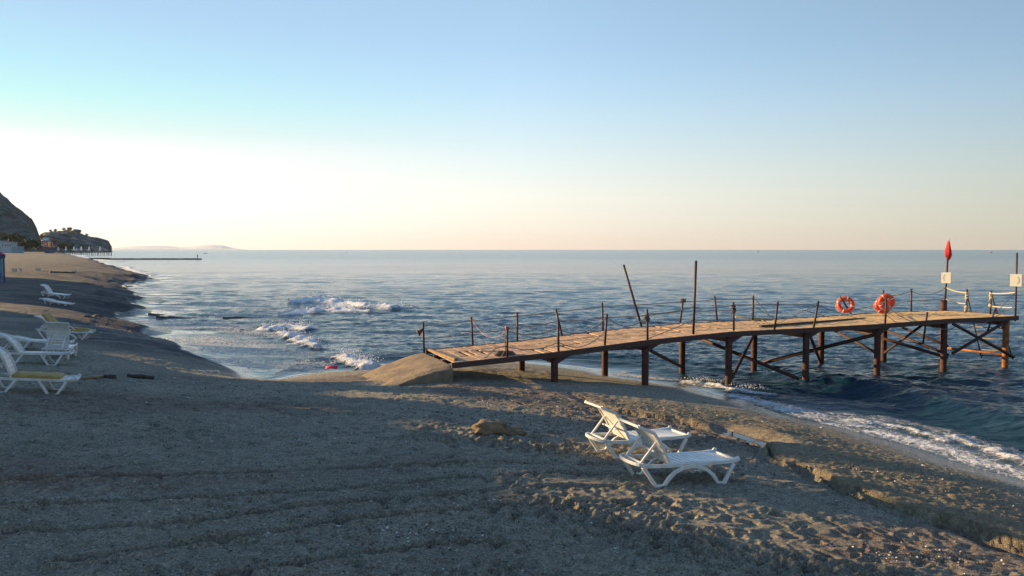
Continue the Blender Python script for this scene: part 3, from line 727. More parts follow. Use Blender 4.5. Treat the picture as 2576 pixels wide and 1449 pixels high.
MB().tube([Vector((-.04, -.02, -1.15)), tip + Vector((0, 0, .03))], .022, 8).build('stick', M['bamboo'], fl, True)
# signs
def sign(cx, cy, w_, h_, post, lab, flip):
    A_, B_ = tops[post]; f = 0; c0 = PL(cx, cy, PW) if post[0] < 2450 else PE(cx, cy)
    best = min(range(101), key=lambda i: abs((A_.lerp(B_, i / 100)).z - c0.z)); p = A_.lerp(B_, best / 100)
    e = empty('sign', p + Vector((-.045 * .8, -.045 * .6, 0)), math.atan2(-.80, -.60) + math.pi / 2, lab, 'sign', 'white signs on poles at the end of the pier')
    MB().box((0, 0, 0), (w_, .018, h_)).build('panel', M['sign'], e, False, .003)
    m_ = MB()
    arc = [Vector((math.cos(a) * w_ * .27 * flip, -.013, math.sin(a) * h_ * .28)) for a in [R(-75 + 150 * i / 14) for i in range(15)]]
    m_.ribbon([Vector((v.x, v.y, v.z)) for v in arc], .006, .02, (0, 1, 0)); m_.build('mark', M['signmark'], e)
    for sx in (-1, 1): MB().box((sx * (w_ / 2 + .004), 0, 0), (.008, .02, h_)).build('edging', M['signedge'], e)
sign(2377, 698.5, .37, .46, (2385.5, 622), 'white sign on the flag pole at the end of the pier', -1)
sign(2552.5, 704.5, .40, .48, e2, 'white sign on the bare pole at the far right corner of the pier', 1)
# lifebuoys
def buoy(c, nrm, rad, lab, tilt=0):
    e = empty('lifebuoy', c, 0, lab, 'lifebuoy', 'orange lifebuoys hanging on the pier rail')
    q = Vector(nrm).to_track_quat('Y', 'Z') @ Matrix.Rotation(tilt, 3, 'Y').to_quaternion(); e.rotation_mode = 'QUATERNION'; e.rotation_quaternion = q
    r2_ = rad * .26; n = 40
    MB().tube([Vector((math.cos(a) * (rad - r2_), 0, math.sin(a) * (rad - r2_))) for a in [i / n * 6.283 for i in range(n)]], r2_, 12, closed=True).build('ring', M['orange'], e, True)
    for k in range(4):
        a0 = math.pi / 4 + k * math.pi / 2
        MB().tube([Vector((math.cos(a0 + t) * (rad - r2_), 0, math.sin(a0 + t) * (rad - r2_))) for t in (-.07, 0, .07)], r2_ * 1.04, 12).build('band', M['white'], e, True)
    gp = []
    for i in range(n):
        a = i / n * 6.283; rr_ = rad * (1.03 + .07 * abs(math.sin(2 * (a - math.pi / 4)))); gp.append(Vector((math.cos(a) * rr_, 0, math.sin(a) * rr_)))
    MB().tube(gp, .009, 5, closed=True).build('grab_rope', M['rope_pale'], e, True)
toc = lambda p: Vector((-p.x, -p.y, 0)).normalized()
b1 = PL(2127, 766.5, PW - .05); buoy(b1, Vector((-.35, -.9, .28)), .345, 'orange lifebuoy hanging tilted by itself on a leaning rail post', .5)
b2 = PL(2221, 769, PW - .25); buoy(b2, Vector((-.25, -.95, .1)), .325, 'orange lifebuoy behind the overlapping one, hanging lower and to the left', .2)
b3 = PL(2230, 759, PW - .05 - .45); buoy(b3, Vector((-.2, -.95, -.12)), .325, 'orange lifebuoy in front of the overlapping one, hanging higher and to the right', -.2)
# loose timber and rods
tag(MB().bar(PP(2.55 + .0, .75, .05), PL(2175, 801, 1.9), .10, .07).build('loose_plank', M['wood_dark'], None), 'dark plank lying loose on the pier deck left of the lifebuoys', 'plank')
tag(MB().tube([PL(1850, 797.5, PW + .1), PL(1975, 805, PW - .05)], .028, 8).build('bamboo_pole', M['bamboo'], None, True), 'pale bamboo pole lying along the far edge of the pier', 'pole')
tag(MB().bar(PL(2017, 779, PW + .25), PL(2085, 798, PW - .15), .06, .03).build('broken_plank', M['wood_pale'], None), 'narrow broken plank sticking up at the far edge of the pier', 'plank')
tag(MB().bar(PP(-1.03, 2.9, .05), PP(-.98, .25, .05), .12, .07).build('threshold_beam', M['wood_pale'], None), 'pale timber lying across the landward end of the deck', 'timber')
# ladder
la = empty('swim_ladder', (0, 0, 0), 0, 'rusty swimming ladder hanging from the end of the pier into the water', 'ladder')
sh = Vector((PDn.x, PDn.y, 0))
def LP(x, y, out): 
    r = ray(x, y); o = EN + PDn * out; s = (o.x * PDn.x + o.y * PDn.y) / (r.x * PDn.x + r.y * PDn.y); return Vector((r.x * s, r.y * s, CAMZ + r.z * s))
rl = [(LP(2436, 745, 0), LP(2470, 806, .3)), (LP(2442, 806, .15), LP(2485, 905, .75)), (LP(2497, 750, 0), LP(2515, 790, .3)), (LP(2515, 815, .3), LP(2565, 905, .75))]
for a, b in [(LP(2433, 740, .0), LP(2469, 900, .75)), (LP(2495, 745, .0), LP(2548, 904, .75))]:
    MB().tube([a, b], .026, 8).build('rail', M['brace'], la, True)
A0, A1, B0, B1 = LP(2433, 740, .0), LP(2469, 900, .75), LP(2495, 745, .0), LP(2548, 904, .75)
for i in range(7):
    t = .42 + i * .09
    MB().tube([A0.lerp(A1, t), B0.lerp(B1, t)], .02, 8).build('rung', M['wood_pale'] if i % 2 else M['brace'], la, True)
MB().tube([PE(2396, 876) , LP(2463, 881, .6)], .02, 8).build('strut', M['brace'], la, True)
MB().tube([PE(2542, 884), LP(2530, 887, .6)], .02, 8).build('strut', M['brace'], la, True)

# ---------------------------------------------------------------- concrete ramp at the landward end
def ramp_mat():
    m, nt, p = new_mat('ramp_concrete'); geo = N(nt, 'NewGeometry').outputs['Position']
    c = mix(nt, ramp(nt, noise(nt, 1.3, 6, .7, geo), .38, .64), (.34, .26, .16), (.22, .17, .115))
    c = mix(nt, ramp(nt, noise(nt, 6, 6, .7, geo), .55, .75), c, (.12, .10, .08))
    L(nt, c, p.inputs['Base Color']); p.inputs['Roughness'].default_value = .9
    L(nt, bump(nt, noise(nt, 7, 9, .78, geo), .09), p.inputs['Normal']); return m
M['ramp'] = ramp_mat()
# outline in plan: head edge under the deck, curving down to the sand
hd0 = PP(-1.04, -.12); hd1 = PP(-1.04, PW + .35)
nx, ny = 44, 40; rx = np.linspace(0, 1, nx); vs = []; fs2 = []
foot0 = G(955, 948); foot1 = G(925, 930)
seed_n = lambda x, y, s: float(perlin(np.array([x]), np.array([y]), s)[0])
for j in range(ny + 1):
    v = j / ny
    for i in range(nx + 1):
        u = i / nx                                    # 0 at the deck, 1 at the foot on the sand
        ln = 2.25 + .25 * math.sin(v * 3) - .25 * (1 - v) + .12 * math.sin(v * 17)
        edge0 = hd0.lerp(hd1, v)
        ang = math.atan2(-PDn.y, -PDn.x)
        flare = (1 - v) * .35 * u * u - .25 * v * u * u
        p = Vector((edge0.x, edge0.y, 0)) + Vector((math.cos(ang), math.sin(ang), 0)) * ln * u + Vector((-PN.x, -PN.y, 0)) * flare
        zt = 1.15 + .02 * math.sin(v * 5); gzv = gz(p.x, p.y)
        prof_ = 1 - u ** 1.4
        z = gzv - .08 + (zt - gzv + .08) * prof_
        z -= .10 * max(0, 1 - v / .08) * (1 - u)
        z += .05 * seed_n(p.x * 1.3, p.y * 1.3, 3) * min(1, u * 4) + .02 * seed_n(p.x * 4, p.y * 4, 8) * min(1, u * 4)
        vs.append(Vector((p.x, p.y, z)))
for j in range(ny):
    for i in range(nx):
        a = j * (nx + 1) + i; fs2.append((a, a + 1, a + nx + 2, a + nx + 1))
base = len(vs); rim = [i for i in range(nx + 1)] + [j * (nx + 1) + nx for j in range(1, ny + 1)] + [ny * (nx + 1) + i for i in range(nx - 1, -1, -1)] + [j * (nx + 1) for j in range(ny - 1, 0, -1)]
for q, i in enumerate(rim):
    v = vs[i]; vs.append(Vector((v.x - .05 * math.sin(q), v.y + .04 * math.cos(q * 1.7) + (.10 if i <= nx else 0), gz(v.x, v.y) - .5)))
for q in range(len(rim)):
    a = rim[q]; b = rim[(q + 1) % len(rim)]; fs2.append((b, a, base + q, base + (q + 1) % len(rim)))
tag(MB().add(vs, fs2).build('ramp', M['ramp'], None, True), 'worn concrete ramp curving from the sand up to the landward end of the pier', 'ramp')

# ---------------------------------------------------------------- sun loungers
def side_path(kind):
    if kind == 'arch':
        fr = [(-.02, .30), (.22, .0), (.36, .0)] 
        arch = [(.36, .0), (.44, .10), (.55, .20), (.70, .265), (.85, .285), (1.0, .27), (1.14, .22), (1.27, .13), (1.36, .0)]
        return [fr + arch[1:] + [(1.48, .0), (1.66, .30)]]
    return [[(.02, .30), (.20, .0), (.38, .0), (.56, .29)], [(1.02, .29), (1.22, .0), (1.40, .0), (1.56, .30)]]
def make_lounger(kind='arch', back=55, label='', group=None, flatback=False, arm=False, name='sun_lounger'):
    root = empty(name, (0, 0, 0), 0, label, 'sun lounger', group)
    W_ = .66; hz_ = .325; wm = M['white'] if kind == 'arch' else M['white_old']
    # x runs from the head end (0) to the foot end (1.72); the backrest hinge is at x = .46
    fm = MB()
    for sy in (-1, 1):
        pts = [Vector((x, sy * (W_ / 2 - .02), hz_ + z)) for x, z in ((-.04, .02), (.1, -.005), (.4, -.01), (1.0, .0), (1.5, .012), (1.70, .03), (1.76, .06))]
        fm.ribbon(pts, .04, .055, (0, 1, 0))
    fm.ribbon([Vector((-.04 - .10 * math.cos(a), math.sin(a) * (W_ / 2 - .02), hz_ + .02)) for a in [R(-90 + 180 * i / 10) for i in range(11)]], .05, .03, (0, 0, 1))
    fm.box((-.01, 0, hz_ - .01), (.03, W_ - .08, .03)); fm.box((1.74, 0, hz_ + .02), (.06, W_ - .1, .04))
    for sy in (-1, 1): fm.blob((1.735, sy * (W_ / 2 - .03), hz_ + .065), (.045, .03, .03), 1, 5, 0)
    fm.build('frame', wm, root, False, .006)
    sm = MB(); x = .47; n = 12; st = (1.72 - .47) / n
    for i in range(n):
        pts = []
        for j in range(9):
            y = (j / 8 - .5) * (W_ - .08); pts.append(Vector((x + st * (i + .5), y, hz_ + .022 - .018 * math.cos(y / W_ * 3.1) + .012 * math.sin(i / n * 3.1))))
        sm.ribbon(pts, st - .014, .014, (1, 0, 0))
    for sy in (-1, 1): sm.box((1.09, sy * (W_ / 2 - .06), hz_ + .006), (1.24, .05, .022))
    sm.build('seat', wm, root)
    paths = side_path(kind)
    for sy in (-1, 1):
        for ph in paths:
            m_ = MB(); m_.ribbon([Vector((px, sy * (W_ / 2 - .015 + .02 * (1 - pz / .3)), pz + .012)) for px, pz in ph], .05, .058, (0, 1, 0)); m_.build('leg', wm, root, False, .008)
    bk = MB(); Lb = .74; a = R(back); hx, hzz = .47, hz_ + .01
    U_ = Vector((-math.cos(a), 0, math.sin(a))); Nn = Vector((math.sin(a), 0, math.cos(a)))
    def bp(t, y, o=0):                                # along the backrest, with a headrest that tips back
        q = Vector((hx, y, hzz)) + U_ * min(t, Lb - .16)
        bend = max(0, t - (Lb - .16))
        if bend:
            a2 = a - R(28) if back > 5 else a; q += Vector((-math.cos(a2), 0, math.sin(a2))) * bend
        q += Nn * (o + .03 * math.sin(t / Lb * 3.14)); return q
    for sy in (-1, 1):
        bk.ribbon([bp(t, sy * (W_ / 2 - .045)) for t in (0, .15, .3, .45, Lb - .16, Lb - .08, Lb + .12)], .036, .05, (0, 1, 0))
    n = 8; st = (Lb + .1) / n
    for i in range(n):
        tt = st * (i + .5); y0 = W_ / 2 - .05
        p0 = bp(tt - st / 2 + .004, 0); p1 = bp(tt + st / 2 - .004, 0); dd = (p1 - p0); nn = dd.cross(Vector((0, 1, 0))).normalized(); vs = []; fs2 = []
        for j in range(9):
            y = (j / 8 - .5) * 2 * y0; sg_ = nn * (.006 * math.cos(y / W_ * 3.1))
            for pq in (p0, p1):
                for th in (-.006, .006): vs.append(Vector((pq.x, y, pq.z)) + sg_ + nn * th)
        for j in range(8):
            b_ = j * 4; c_ = b_ + 4
            fs2 += [(b_, b_ + 2, c_ + 2, c_), (b_ + 1, c_ + 1, c_ + 3, b_ + 3), (b_, c_, c_ + 1, b_ + 1), (b_ + 2, b_ + 3, c_ + 3, c_ + 2)]
        bk.add(vs, fs2)
    bk.box(bp(Lb + .12, 0), (.04, W_ - .08, .03)); bk.build('backrest', wm, root)
    if back > 15:
        sp = MB()
        for sy in (-1, 1): sp.bar(Vector((-.03, sy * .22, hz_ + .0)), bp(.40, sy * .22) - Nn * .02, .028, .028)
        sp.bar(bp(.30, -.22) - Nn * .12, bp(.30, .22) - Nn * .12, .025, .03); sp.bar(Vector((.0, -.22, hz_ + .03)), Vector((.0, .22, hz_ + .03)), .025, .03)
        sp.build('back_support', wm, root)
    if arm:
        for sy in (-1, 1):
            m_ = MB(); m_.ribbon([Vector((.50 + .28 - .30 * math.cos(b_), sy * (W_ / 2 + .01), hz_ + .01 + .20 * math.sin(b_))) for b_ in [R(180 * i / 12) for i in range(13)]], .045, .028, (0, 1, 0)); m_.build('armrest', wm, root)
    return root
def place(root, px, py, yaw, scale=1.0, anchor=.86):
    """stand the lounger on the sand: the ground point seen at px, py lies under its middle"""
    p = G(px, py); ax = Vector((math.cos(yaw), math.sin(yaw), 0)); ay = Vector((-ax.y, ax.x, 0))
    za = gz(*(p - ax * .6)[:2]); zb = gz(*(p + ax * .6)[:2]); zc = gz(*(p - ay * .3)[:2]); zd = gz(*(p + ay * .3)[:2])
    X = Vector((ax.x * 1.2, ax.y * 1.2, zb - za)).normalized(); Yv = Vector((ay.x * .6, ay.y * .6, zd - zc)).normalized(); Z = X.cross(Yv).normalized(); Yv = Z.cross(X)
    m = Matrix((X, Yv, Z)).transposed().to_4x4() @ Matrix.Scale(scale, 4)
    m.translation = Vector((p.x, p.y, (za + zb) / 2 - .012)) - m.to_3x3() @ Vector((anchor, 0, 0))
    root.matrix_world = m; return m
gr = 'white plastic sun loungers on the beach'
lg = [(make_lounger('arch', 55, 'white sun lounger standing nearest the camera on the right, its backrest raised', gr), 1708, 1204, R(22)),
      (make_lounger('arch', 55, 'white sun lounger just behind the nearest one on the right, partly hidden by its backrest', gr), 1606, 1140, R(24)),
      (make_lounger('angular', 62, 'nearest white sun lounger at the left edge, yellow cushion on its seat', gr), 82, 984, R(20)),
      (make_lounger('angular', 48, 'white sun lounger with angular legs between the cushioned one and the flat one at left', gr), 92, 914, R(18)),
      (make_lounger('angular', 4, 'white sun lounger lying nearly flat behind two others at left', gr), 104, 881, R(16)),
      (make_lounger('arch', 82, 'white sun lounger turned away with its upright slatted backrest facing the camera', gr), 150, 898, R(108)),
      (make_lounger('arch', 48, 'white sun lounger with curved armrests under the front yellow cushion of the pair', gr, arm=True), 164, 854, R(16)),
      (make_lounger('arch', 40, 'white sun lounger at the back of the pair, under the rear yellow cushion', gr), 172, 848, R(14)),
      (make_lounger('arch', 50, 'farther white sun lounger with raised backrest alone on the shaded sand', gr), 141, 750, R(4)),
      (make_lounger('angular', 3, 'low flat white sun lounger seen side on in front of the farthest one', gr), 148, 772, R(-8))]
mats = {}
for i, (o, px, py, yw) in enumerate(lg): mats[i] = place(o, px, py, yw, 1.07 if i < 2 else 1.0)
def cushion(i, back, lab, t=.06, bent=True, x1=1.66, w_=.56, slump=0):
    a = R(back); pts = []
    Lb = .72
    if bent:
        for k in range(5): tt = Lb * (1 - k / 4); pts.append((.47 - math.cos(a) * tt + math.sin(a) * .07, .36 + math.sin(a) * tt + .05))
    for k in range(10):
        xx = .50 + (x1 - .50) * k / 9; pts.append((xx, .385 + slump * math.sin(k / 9 * 3.1) + .008 * math.sin(k * 2)))
    P = [mats[i] @ Vector((x, 0, z)) for x, z in pts]; side = (mats[i].to_3x3() @ Vector((0, 1, 0)))
    m_ = MB(); m_.ribbon(P, w_, t, side)
    for k in range(3, len(P), 4):
        d = (P[min(k + 1, len(P) - 1)] - P[k - 1]).normalized(); n__ = d.cross(side).normalized() * (t / 2 + .002)
        m_.tube([P[k] - side * w_ / 2 - n__, P[k] + side * w_ / 2 - n__], .006, 5); m_.tube([P[k] - side * w_ / 2 + n__, P[k] + side * w_ / 2 + n__], .006, 5)
    o = m_.build('cushion', M['yellow'], None, True, .015); tag(o, lab, 'cushion', 'yellow lounger cushions')
cushion(2, 62, 'yellow cushion lying on the seat of the lounger nearest at the left edge', .07, False, 1.42, .62)
cushion(6, 48, 'front yellow cushion of the pair, running up the raised backrest', .06, True, 1.6)
cushion(7, 40, 'rear yellow cushion of the pair, sagging above the front one', .05, True, 1.75, .56, .02)

# ---------------------------------------------------------------- things lying on the beach
def lying(name, mat, x, y, dims, yaw, lab, cat_, seed=1, kind='box', group=None, sink=.25):
    p = G(x, y); m_ = MB()
    if kind == 'box':
        m_.box((0, 0, 0), dims)
        o = m_.build(name, M[mat], None, False, min(dims) * .15)
    else:
        m_.blob((0, 0, 0), (1, 1, 1), seed, 18, .05); a_ = np.array(m_.v)
        d_ = fbm(a_[:, 0] * 1.3 + seed, a_[:, 1] * 1.3 + a_[:, 2] * 1.7, 4, seed); a_ = np.sign(a_) * np.abs(a_) ** .72 * (1 + .38 * d_[:, None]) * (np.array(dims) / 2); m_.v = [tuple(v_) for v_ in a_]; o = m_.build(name, M[mat], None, True)
    o.location = p + Vector((0, 0, dims[2] * (.5 - sink))); o.rotation_euler = (0, 0, yaw); return tag(o, lab, cat_, group)
def plank(x0, y0, x1, y1, w_, h_, mat, name, lab, cat_, wob=0.03):
    a = G(x0, y0, h_ * .3); b = G(x1, y1, h_ * .3); q = random.Random(int(x0)); pts = [a.lerp(b, i / 6) + Vector((0, q.uniform(-wob, wob), q.uniform(0, wob))) for i in range(7)]
    m_ = MB(); m_.tube(pts, [h_ * q.uniform(.45, .75) for _ in pts], 8) if wob > .02 else m_.ribbon([a, b], w_, h_, (b - a).cross(Vector((0, 0, 1))).normalized())
    return tag(m_.build(name, M[mat], None, True), lab, cat_)
plank(200, 955, 262, 949, .22, .07, 'wood_pale', 'driftwood_board', 'flat grey driftwood board beside the foot of the nearest left lounger', 'driftwood', .01)
plank(268, 952, 286, 951, .2, .12, 'wood_dark', 'wood_block', 'short dark block of wood on the sand right of the driftwood board', 'wood block', .01)
plank(320, 948, 388, 954, .1, .09, 'wood_dark', 'dark_branch', 'long dark wavy branch lying flat on the sand', 'branch')
for i, (x, y, s_, lab) in enumerate(((218, 800, .42, 'left one of two stones on the sunlit sand by the bay'), (246, 800, .5, 'right one of two stones on the sunlit sand by the bay'))):
    lying('stone', 'stone', x, y, (s_, s_ * .8, s_ * .55), i, lab, 'stone', i + 4, 'blob', 'stones on the sand')
lying('boulder', 'ramp', 1232, 1089, (.68, .5, .30), .3, 'sunlit tan boulder half buried in the sand left of the right hand loungers', 'boulder', 12, 'blob', None, .12)
lying('boulder', 'ramp', 1275, 1089, (.75, .4, .16), -.2, 'low flat stone on the right side of the tan boulder', 'boulder', 15, 'blob', None, .2)
# pink ring and plastic bag
pk = U(834, 925, .18); m_ = MB(); m_.tube([pk + Vector((math.cos(a) * .2, math.sin(a) * .1, .02 * math.sin(3 * a))) for a in [i / 18 * 6.283 for i in range(18)]], .03, 8, closed=True)
m_.tube([pk + Vector((-.2, 0, .02)), pk + Vector((.22, .03, .03))], .04, 8)
tag(m_.build('pink_float', M['pink'], None, True), 'deflated pink swim float washed up at the edge of the bay', 'swim float')
bp_ = G(515, 945, .05); m_ = MB(); q = random.Random(3)
for k in range(3): m_.tube([bp_ + Vector((-.3 + .25 * k, 0, 0)), bp_ + Vector((-.2 + .25 * k, .1, .10)), bp_ + Vector((-.05 + .25 * k, .05, .09)), bp_ + Vector((.1 + .2 * k, -.1, .0))], [.01, .02, .025, .012], 6)
tag(m_.build('plastic_bag', M['bag'], None, True), 'crumpled clear plastic strip on the wet sand left of the bay tip', 'plastic scrap')
bg_ = 'pale concrete blocks on the far left sand'
for x, y, w_, h_, lab in ((36.5, 685, .55, .6, 'brightest pale block on the far left sand, nearest the kiosk'), (52, 682, .3, .45, 'small block just right of the brightest pale block'), (96, 682, .6, .45, 'hollow pale block in the middle of the far left sand'), (188, 688, .55, .45, 'pale block at the right end of the dark log on the far sand')):
    lying('concrete_block', 'block', x, y, (w_, .4, h_), .2, lab, 'concrete block', 1, 'box', bg_, .05)
plank(125, 687, 186, 689, .2, .28, 'wood_dark', 'dark_log', 'long dark log lying on the far sand left of a pale block', 'log')

# ---------------------------------------------------------------- far shore
def hill_mat(name, a, b, rock, rs_):
    m, nt, p = new_mat(name); geo = N(nt, 'NewGeometry').outputs['Position']
    c = mix(nt, ramp(nt, noise(nt, .05, 6, .7, geo), .35, .65), a, b)
    r_ = ramp(nt, noise(nt, rs_, 6, .6, geo, .5), .52, .62)
    mk = attr(nt, 'var'); c = mix(nt, math_(nt, 'MULTIPLY', r_, mk), c, rock)
    L(nt, c, p.inputs['Base Color']); p.inputs['Roughness'].default_value = .95; p.inputs['Specular IOR Level'].default_value = .1
    L(nt, bump(nt, noise(nt, .16, 6, .7, geo), 5), p.inputs['Normal']); return m
HX = {}
def ridge(name, prof, Y0, depth, mat, lab, seed, rockfn):
    xs_ = [p[0] for p in prof]; nx_, nv = 150, 46
    xx = np.linspace(xs_[0], xs_[-1], nx_); tp = np.interp(xx, xs_, [p[1] for p in prof])
    X = np.zeros((nv, nx_)); Y = X.copy(); Z = X.copy(); V = X.copy()
    for i in range(nx_):
        for j in range(nv):
            v = j / (nv - 1); y = Y0 + depth * (v - .62)
            h = max(0, (628.6 - tp[i]) / F * Y0)
            pr = math.sin(min(v / .62, 1) * math.pi / 2) ** .75 if v < .62 else math.cos((v - .62) / .38 * math.pi / 2) ** .8
            X[j, i] = (xx[i] - CX) / F * y ; Y[j, i] = y + 30 * math.sin(i * .09 + seed); Z[j, i] = h * pr
            V[j, i] = rockfn(xx[i], 628.6 - (628.6 - tp[i]) * pr)
    n1 = fbm(X * .012 + seed, Y * .012, 4, seed) ; n2 = fbm(X * .07, Y * .07, 4, seed + 9)
    Z = Z * (1 + .05 * n1) + n2 * 3.6 * np.clip(Z / 20, 0, 1) + 2.0; Y = Y + 22 * n1
    HX[name] = (X.ravel(), Y.ravel(), Z.ravel().copy())
    Z[0] = -1; Z[-1] = -1; Z[:, 0] = np.minimum(Z[:, 0], 0); Z[:, -1] = -1
    return tag(grid_obj(name, X, Y, Z, mat, {'var': V}), lab, 'hill', None, 'structure')
M['hill'] = hill_mat('wooded_hillside', (.012, .04, .04), (.11, .17, .155), (.20, .24, .24), .02)
M['cliff'] = hill_mat('rocky_headland', (.02, .055, .055), (.18, .21, .205), (.36, .30, .22), .03)
ridge('hill', [(-900, 380), (-500, 400), (-200, 430), (-60, 468), (0, 505), (30, 520), (55, 534), (75, 546), (88, 556), (98, 572), (106, 590), (112, 604), (117, 612), (124, 622), (130, 629)], 1250, 520, M['hill'], 'tall dark wooded hill dropping steeply to the sea', 3, lambda x, y: 1.0 if (75 < x < 118 and y > 575) else .15)
ridge('headland', [(100, 629), (108, 606), (118, 598), (126, 592), (140, 583), (160, 578), (180, 576), (200, 577), (215, 582), (230, 592), (242, 598), (251, 604), (257, 612), (261, 620), (264, 629)], 1500, 300, M['cliff'], 'lower rocky headland at the end of the bay', 8, lambda x, y: 1.0 if (x < 150 or x > 195) else .5)
M['mount'] = hill_mat('distant_mountains', (.85, .86, .84), (.88, .88, .86), (.2, .2, .2), .001)  # haze put into the colour: near-white tones make the mountains faint
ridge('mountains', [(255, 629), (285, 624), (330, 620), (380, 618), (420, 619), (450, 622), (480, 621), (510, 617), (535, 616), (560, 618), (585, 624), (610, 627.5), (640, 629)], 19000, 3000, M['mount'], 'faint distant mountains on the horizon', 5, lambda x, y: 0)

M['leaf'] = simple('tree_foliage', (.045, .075, .03), .8, (.025, .045, .02), 1.5)
M['bark'] = simple('tree_bark', (.12, .09, .065), .9, (.07, .055, .04), 6, .01, 20)
def crown_mb(rx, ry, rz, cz, n, ls, seed, lobes=9):
    q = random.Random(seed); m_ = MB(); cs = []
    for _ in range(lobes):
        u = Vector((q.gauss(0, 1), q.gauss(0, 1), q.gauss(0, 1))).normalized() * q.uniform(.3, .72)
        cs.append((Vector((u.x * rx, u.y * ry, cz + u.z * rz)), q.uniform(.32, .5)))
    for _ in range(n):
        c, s_ = q.choice(cs); d = Vector((q.gauss(0, 1), q.gauss(0, 1), q.gauss(0, 1))).normalized() * q.uniform(.55, 1) ** .5
        p = c + Vector((d.x * rx * s_, d.y * ry * s_, d.z * rz * s_)); a = Vector((q.gauss(0, 1), q.gauss(0, 1), q.gauss(0, .6))).normalized(); b = a.cross(Vector((q.gauss(0, 1), q.gauss(0, 1), q.gauss(0, 1)))).normalized()
        l = ls * q.uniform(.6, 1.3); m_.add([p - a * l, p + b * l * .55, p + a * l, p - b * l * .55], [(0, 1, 2, 3)])
    return m_
def tree(p, H_, r_, lab, group, seed, n=1600, ls=.28, name='tree', fr=.42):
    e = empty(name, p, 0, lab, 'tree', group); rz = H_ * (1 - fr) / 2 * 1.05
    t_ = MB(); top = Vector((.2, 0, H_ * .7)); t_.tube([Vector((0, 0, -.4)), Vector((.05, 0, H_ * .35)), top], [H_ * .028, H_ * .02, H_ * .008], 9)
    q = random.Random(seed)
    for i in range(5):
        a = q.uniform(0, 6.28); z = H_ * (.35 + .07 * i); t_.tube([Vector((.05, 0, z)), Vector((math.cos(a) * r_ * .3, math.sin(a) * r_ * .3, z + H_ * .12)), Vector((math.cos(a) * r_ * .6, math.sin(a) * r_ * .6, z + H_ * .2))], [H_ * .01, H_ * .007, H_ * .003], 6)
    t_.build('trunk', M['bark'], e, True); crown_mb(r_, r_, rz, H_ - rz, n, ls, seed, 14).build('crown', M['leaf'], e); return e

# unseen buildings and trees off the left, added and shaped to shade the beach
M['wall'] = simple('cream_render_wall', (.6, .55, .46), .9, (.5, .46, .38), 1.5)
M['roof'] = simple('flat_roof', (.3, .2, .15), .9, (.24, .16, .12), 2)
M['glass'] = simple('window_glass', (.04, .05, .06), .1, (.03, .04, .05), 2)
M['frame'] = simple('window_frame', (.7, .7, .68), .5)
def building(x0, y0, x1, y1, h, lab, cat_='building', storeys=2, name='shade_building'):
    e = empty(name, ((x0 + x1) / 2, (y0 + y1) / 2, 1.4), 0, lab, cat_); W_, D_ = x1 - x0, y1 - y0
    MB().box((0, 0, h / 2 - .5), (W_, D_, h + 1)).build('wall', M['wall'], e)
    MB().box((0, 0, h + .12), (W_ + .8, D_ + .8, .24)).build('roof', M['roof'], e, False, .03)
    nwin = max(2, int(D_ / 3))
    for s_ in range(storeys):
        for i in range(nwin):
            y = -D_ / 2 + D_ * (i + .5) / nwin; z = 1.5 + s_ * (h / storeys)
            f = MB().box((W_ / 2 + .03, y, z), (.08, 1.3, 1.3)).build('window', M['frame'], e); MB().box((W_ / 2 + .06, y, z), (.05, 1.14, 1.14)).build('pane', M['glass'], f)
    MB().box((W_ / 2 + .04, -D_ / 2 + .8, 1.0), (.1, .95, 2.1)).build('door', M['wood_dark'], e); return e
building(-38, -6, -27, 23.4, 5.25, 'tall southern cream block added to shade the beach, outside the left edge')
building(-37.5, 23.6, -27.2, 26.6, 4.85, 'narrow cream shade block added between the tall and low ones, outside the left edge', storeys=1)
building(-37, 27.0, -27.5, 32, 4.2, 'low cream shade block added north of the narrow one, outside the left edge', storeys=1)
building(-44, 33.0, -34, 45.5, 3.9, 'small cream shade block added further along the beach, outside the left edge')
building(-78, 66, -64, 90, 9.5, 'four storey cream shade block added further up the beach, outside the left edge', storeys=4)
tg = 'added shade trees outside the left edge'  # trees added out of view, gaps spaced for streaks of sun
for i, (yy, H_, r_, lab) in enumerate(((-1, 9.5, 3.2, 'southernmost broad shade tree added behind the tall block'), (4.5, 10.5, 3.2, 'second added shade tree from the south behind the tall block'), (9.5, 11.0, 3.1, 'third added shade tree from the south behind the tall block'),
                                       (14.6, 11.2, 3.0, 'tallest added shade tree in the middle behind the tall block'), (19.4, 11.0, 2.3, 'added shade tree on the south side of the widest gap for light'), (24.1, 10.4, 1.5, 'slim added shade tree between two gaps for light'),
                                       (27.7, 9.6, 1.2, 'slim added shade tree north of the middle gap for light'), (30.9, 7.9, 1.0, 'shortest slim shade tree added at the north end of the row'))):
    tree((-30.0 - .2 * i, yy + 1.6, 1.4), H_ - 1.4, r_, lab, tg, 20 + i, 2600, .34, fr=.2)

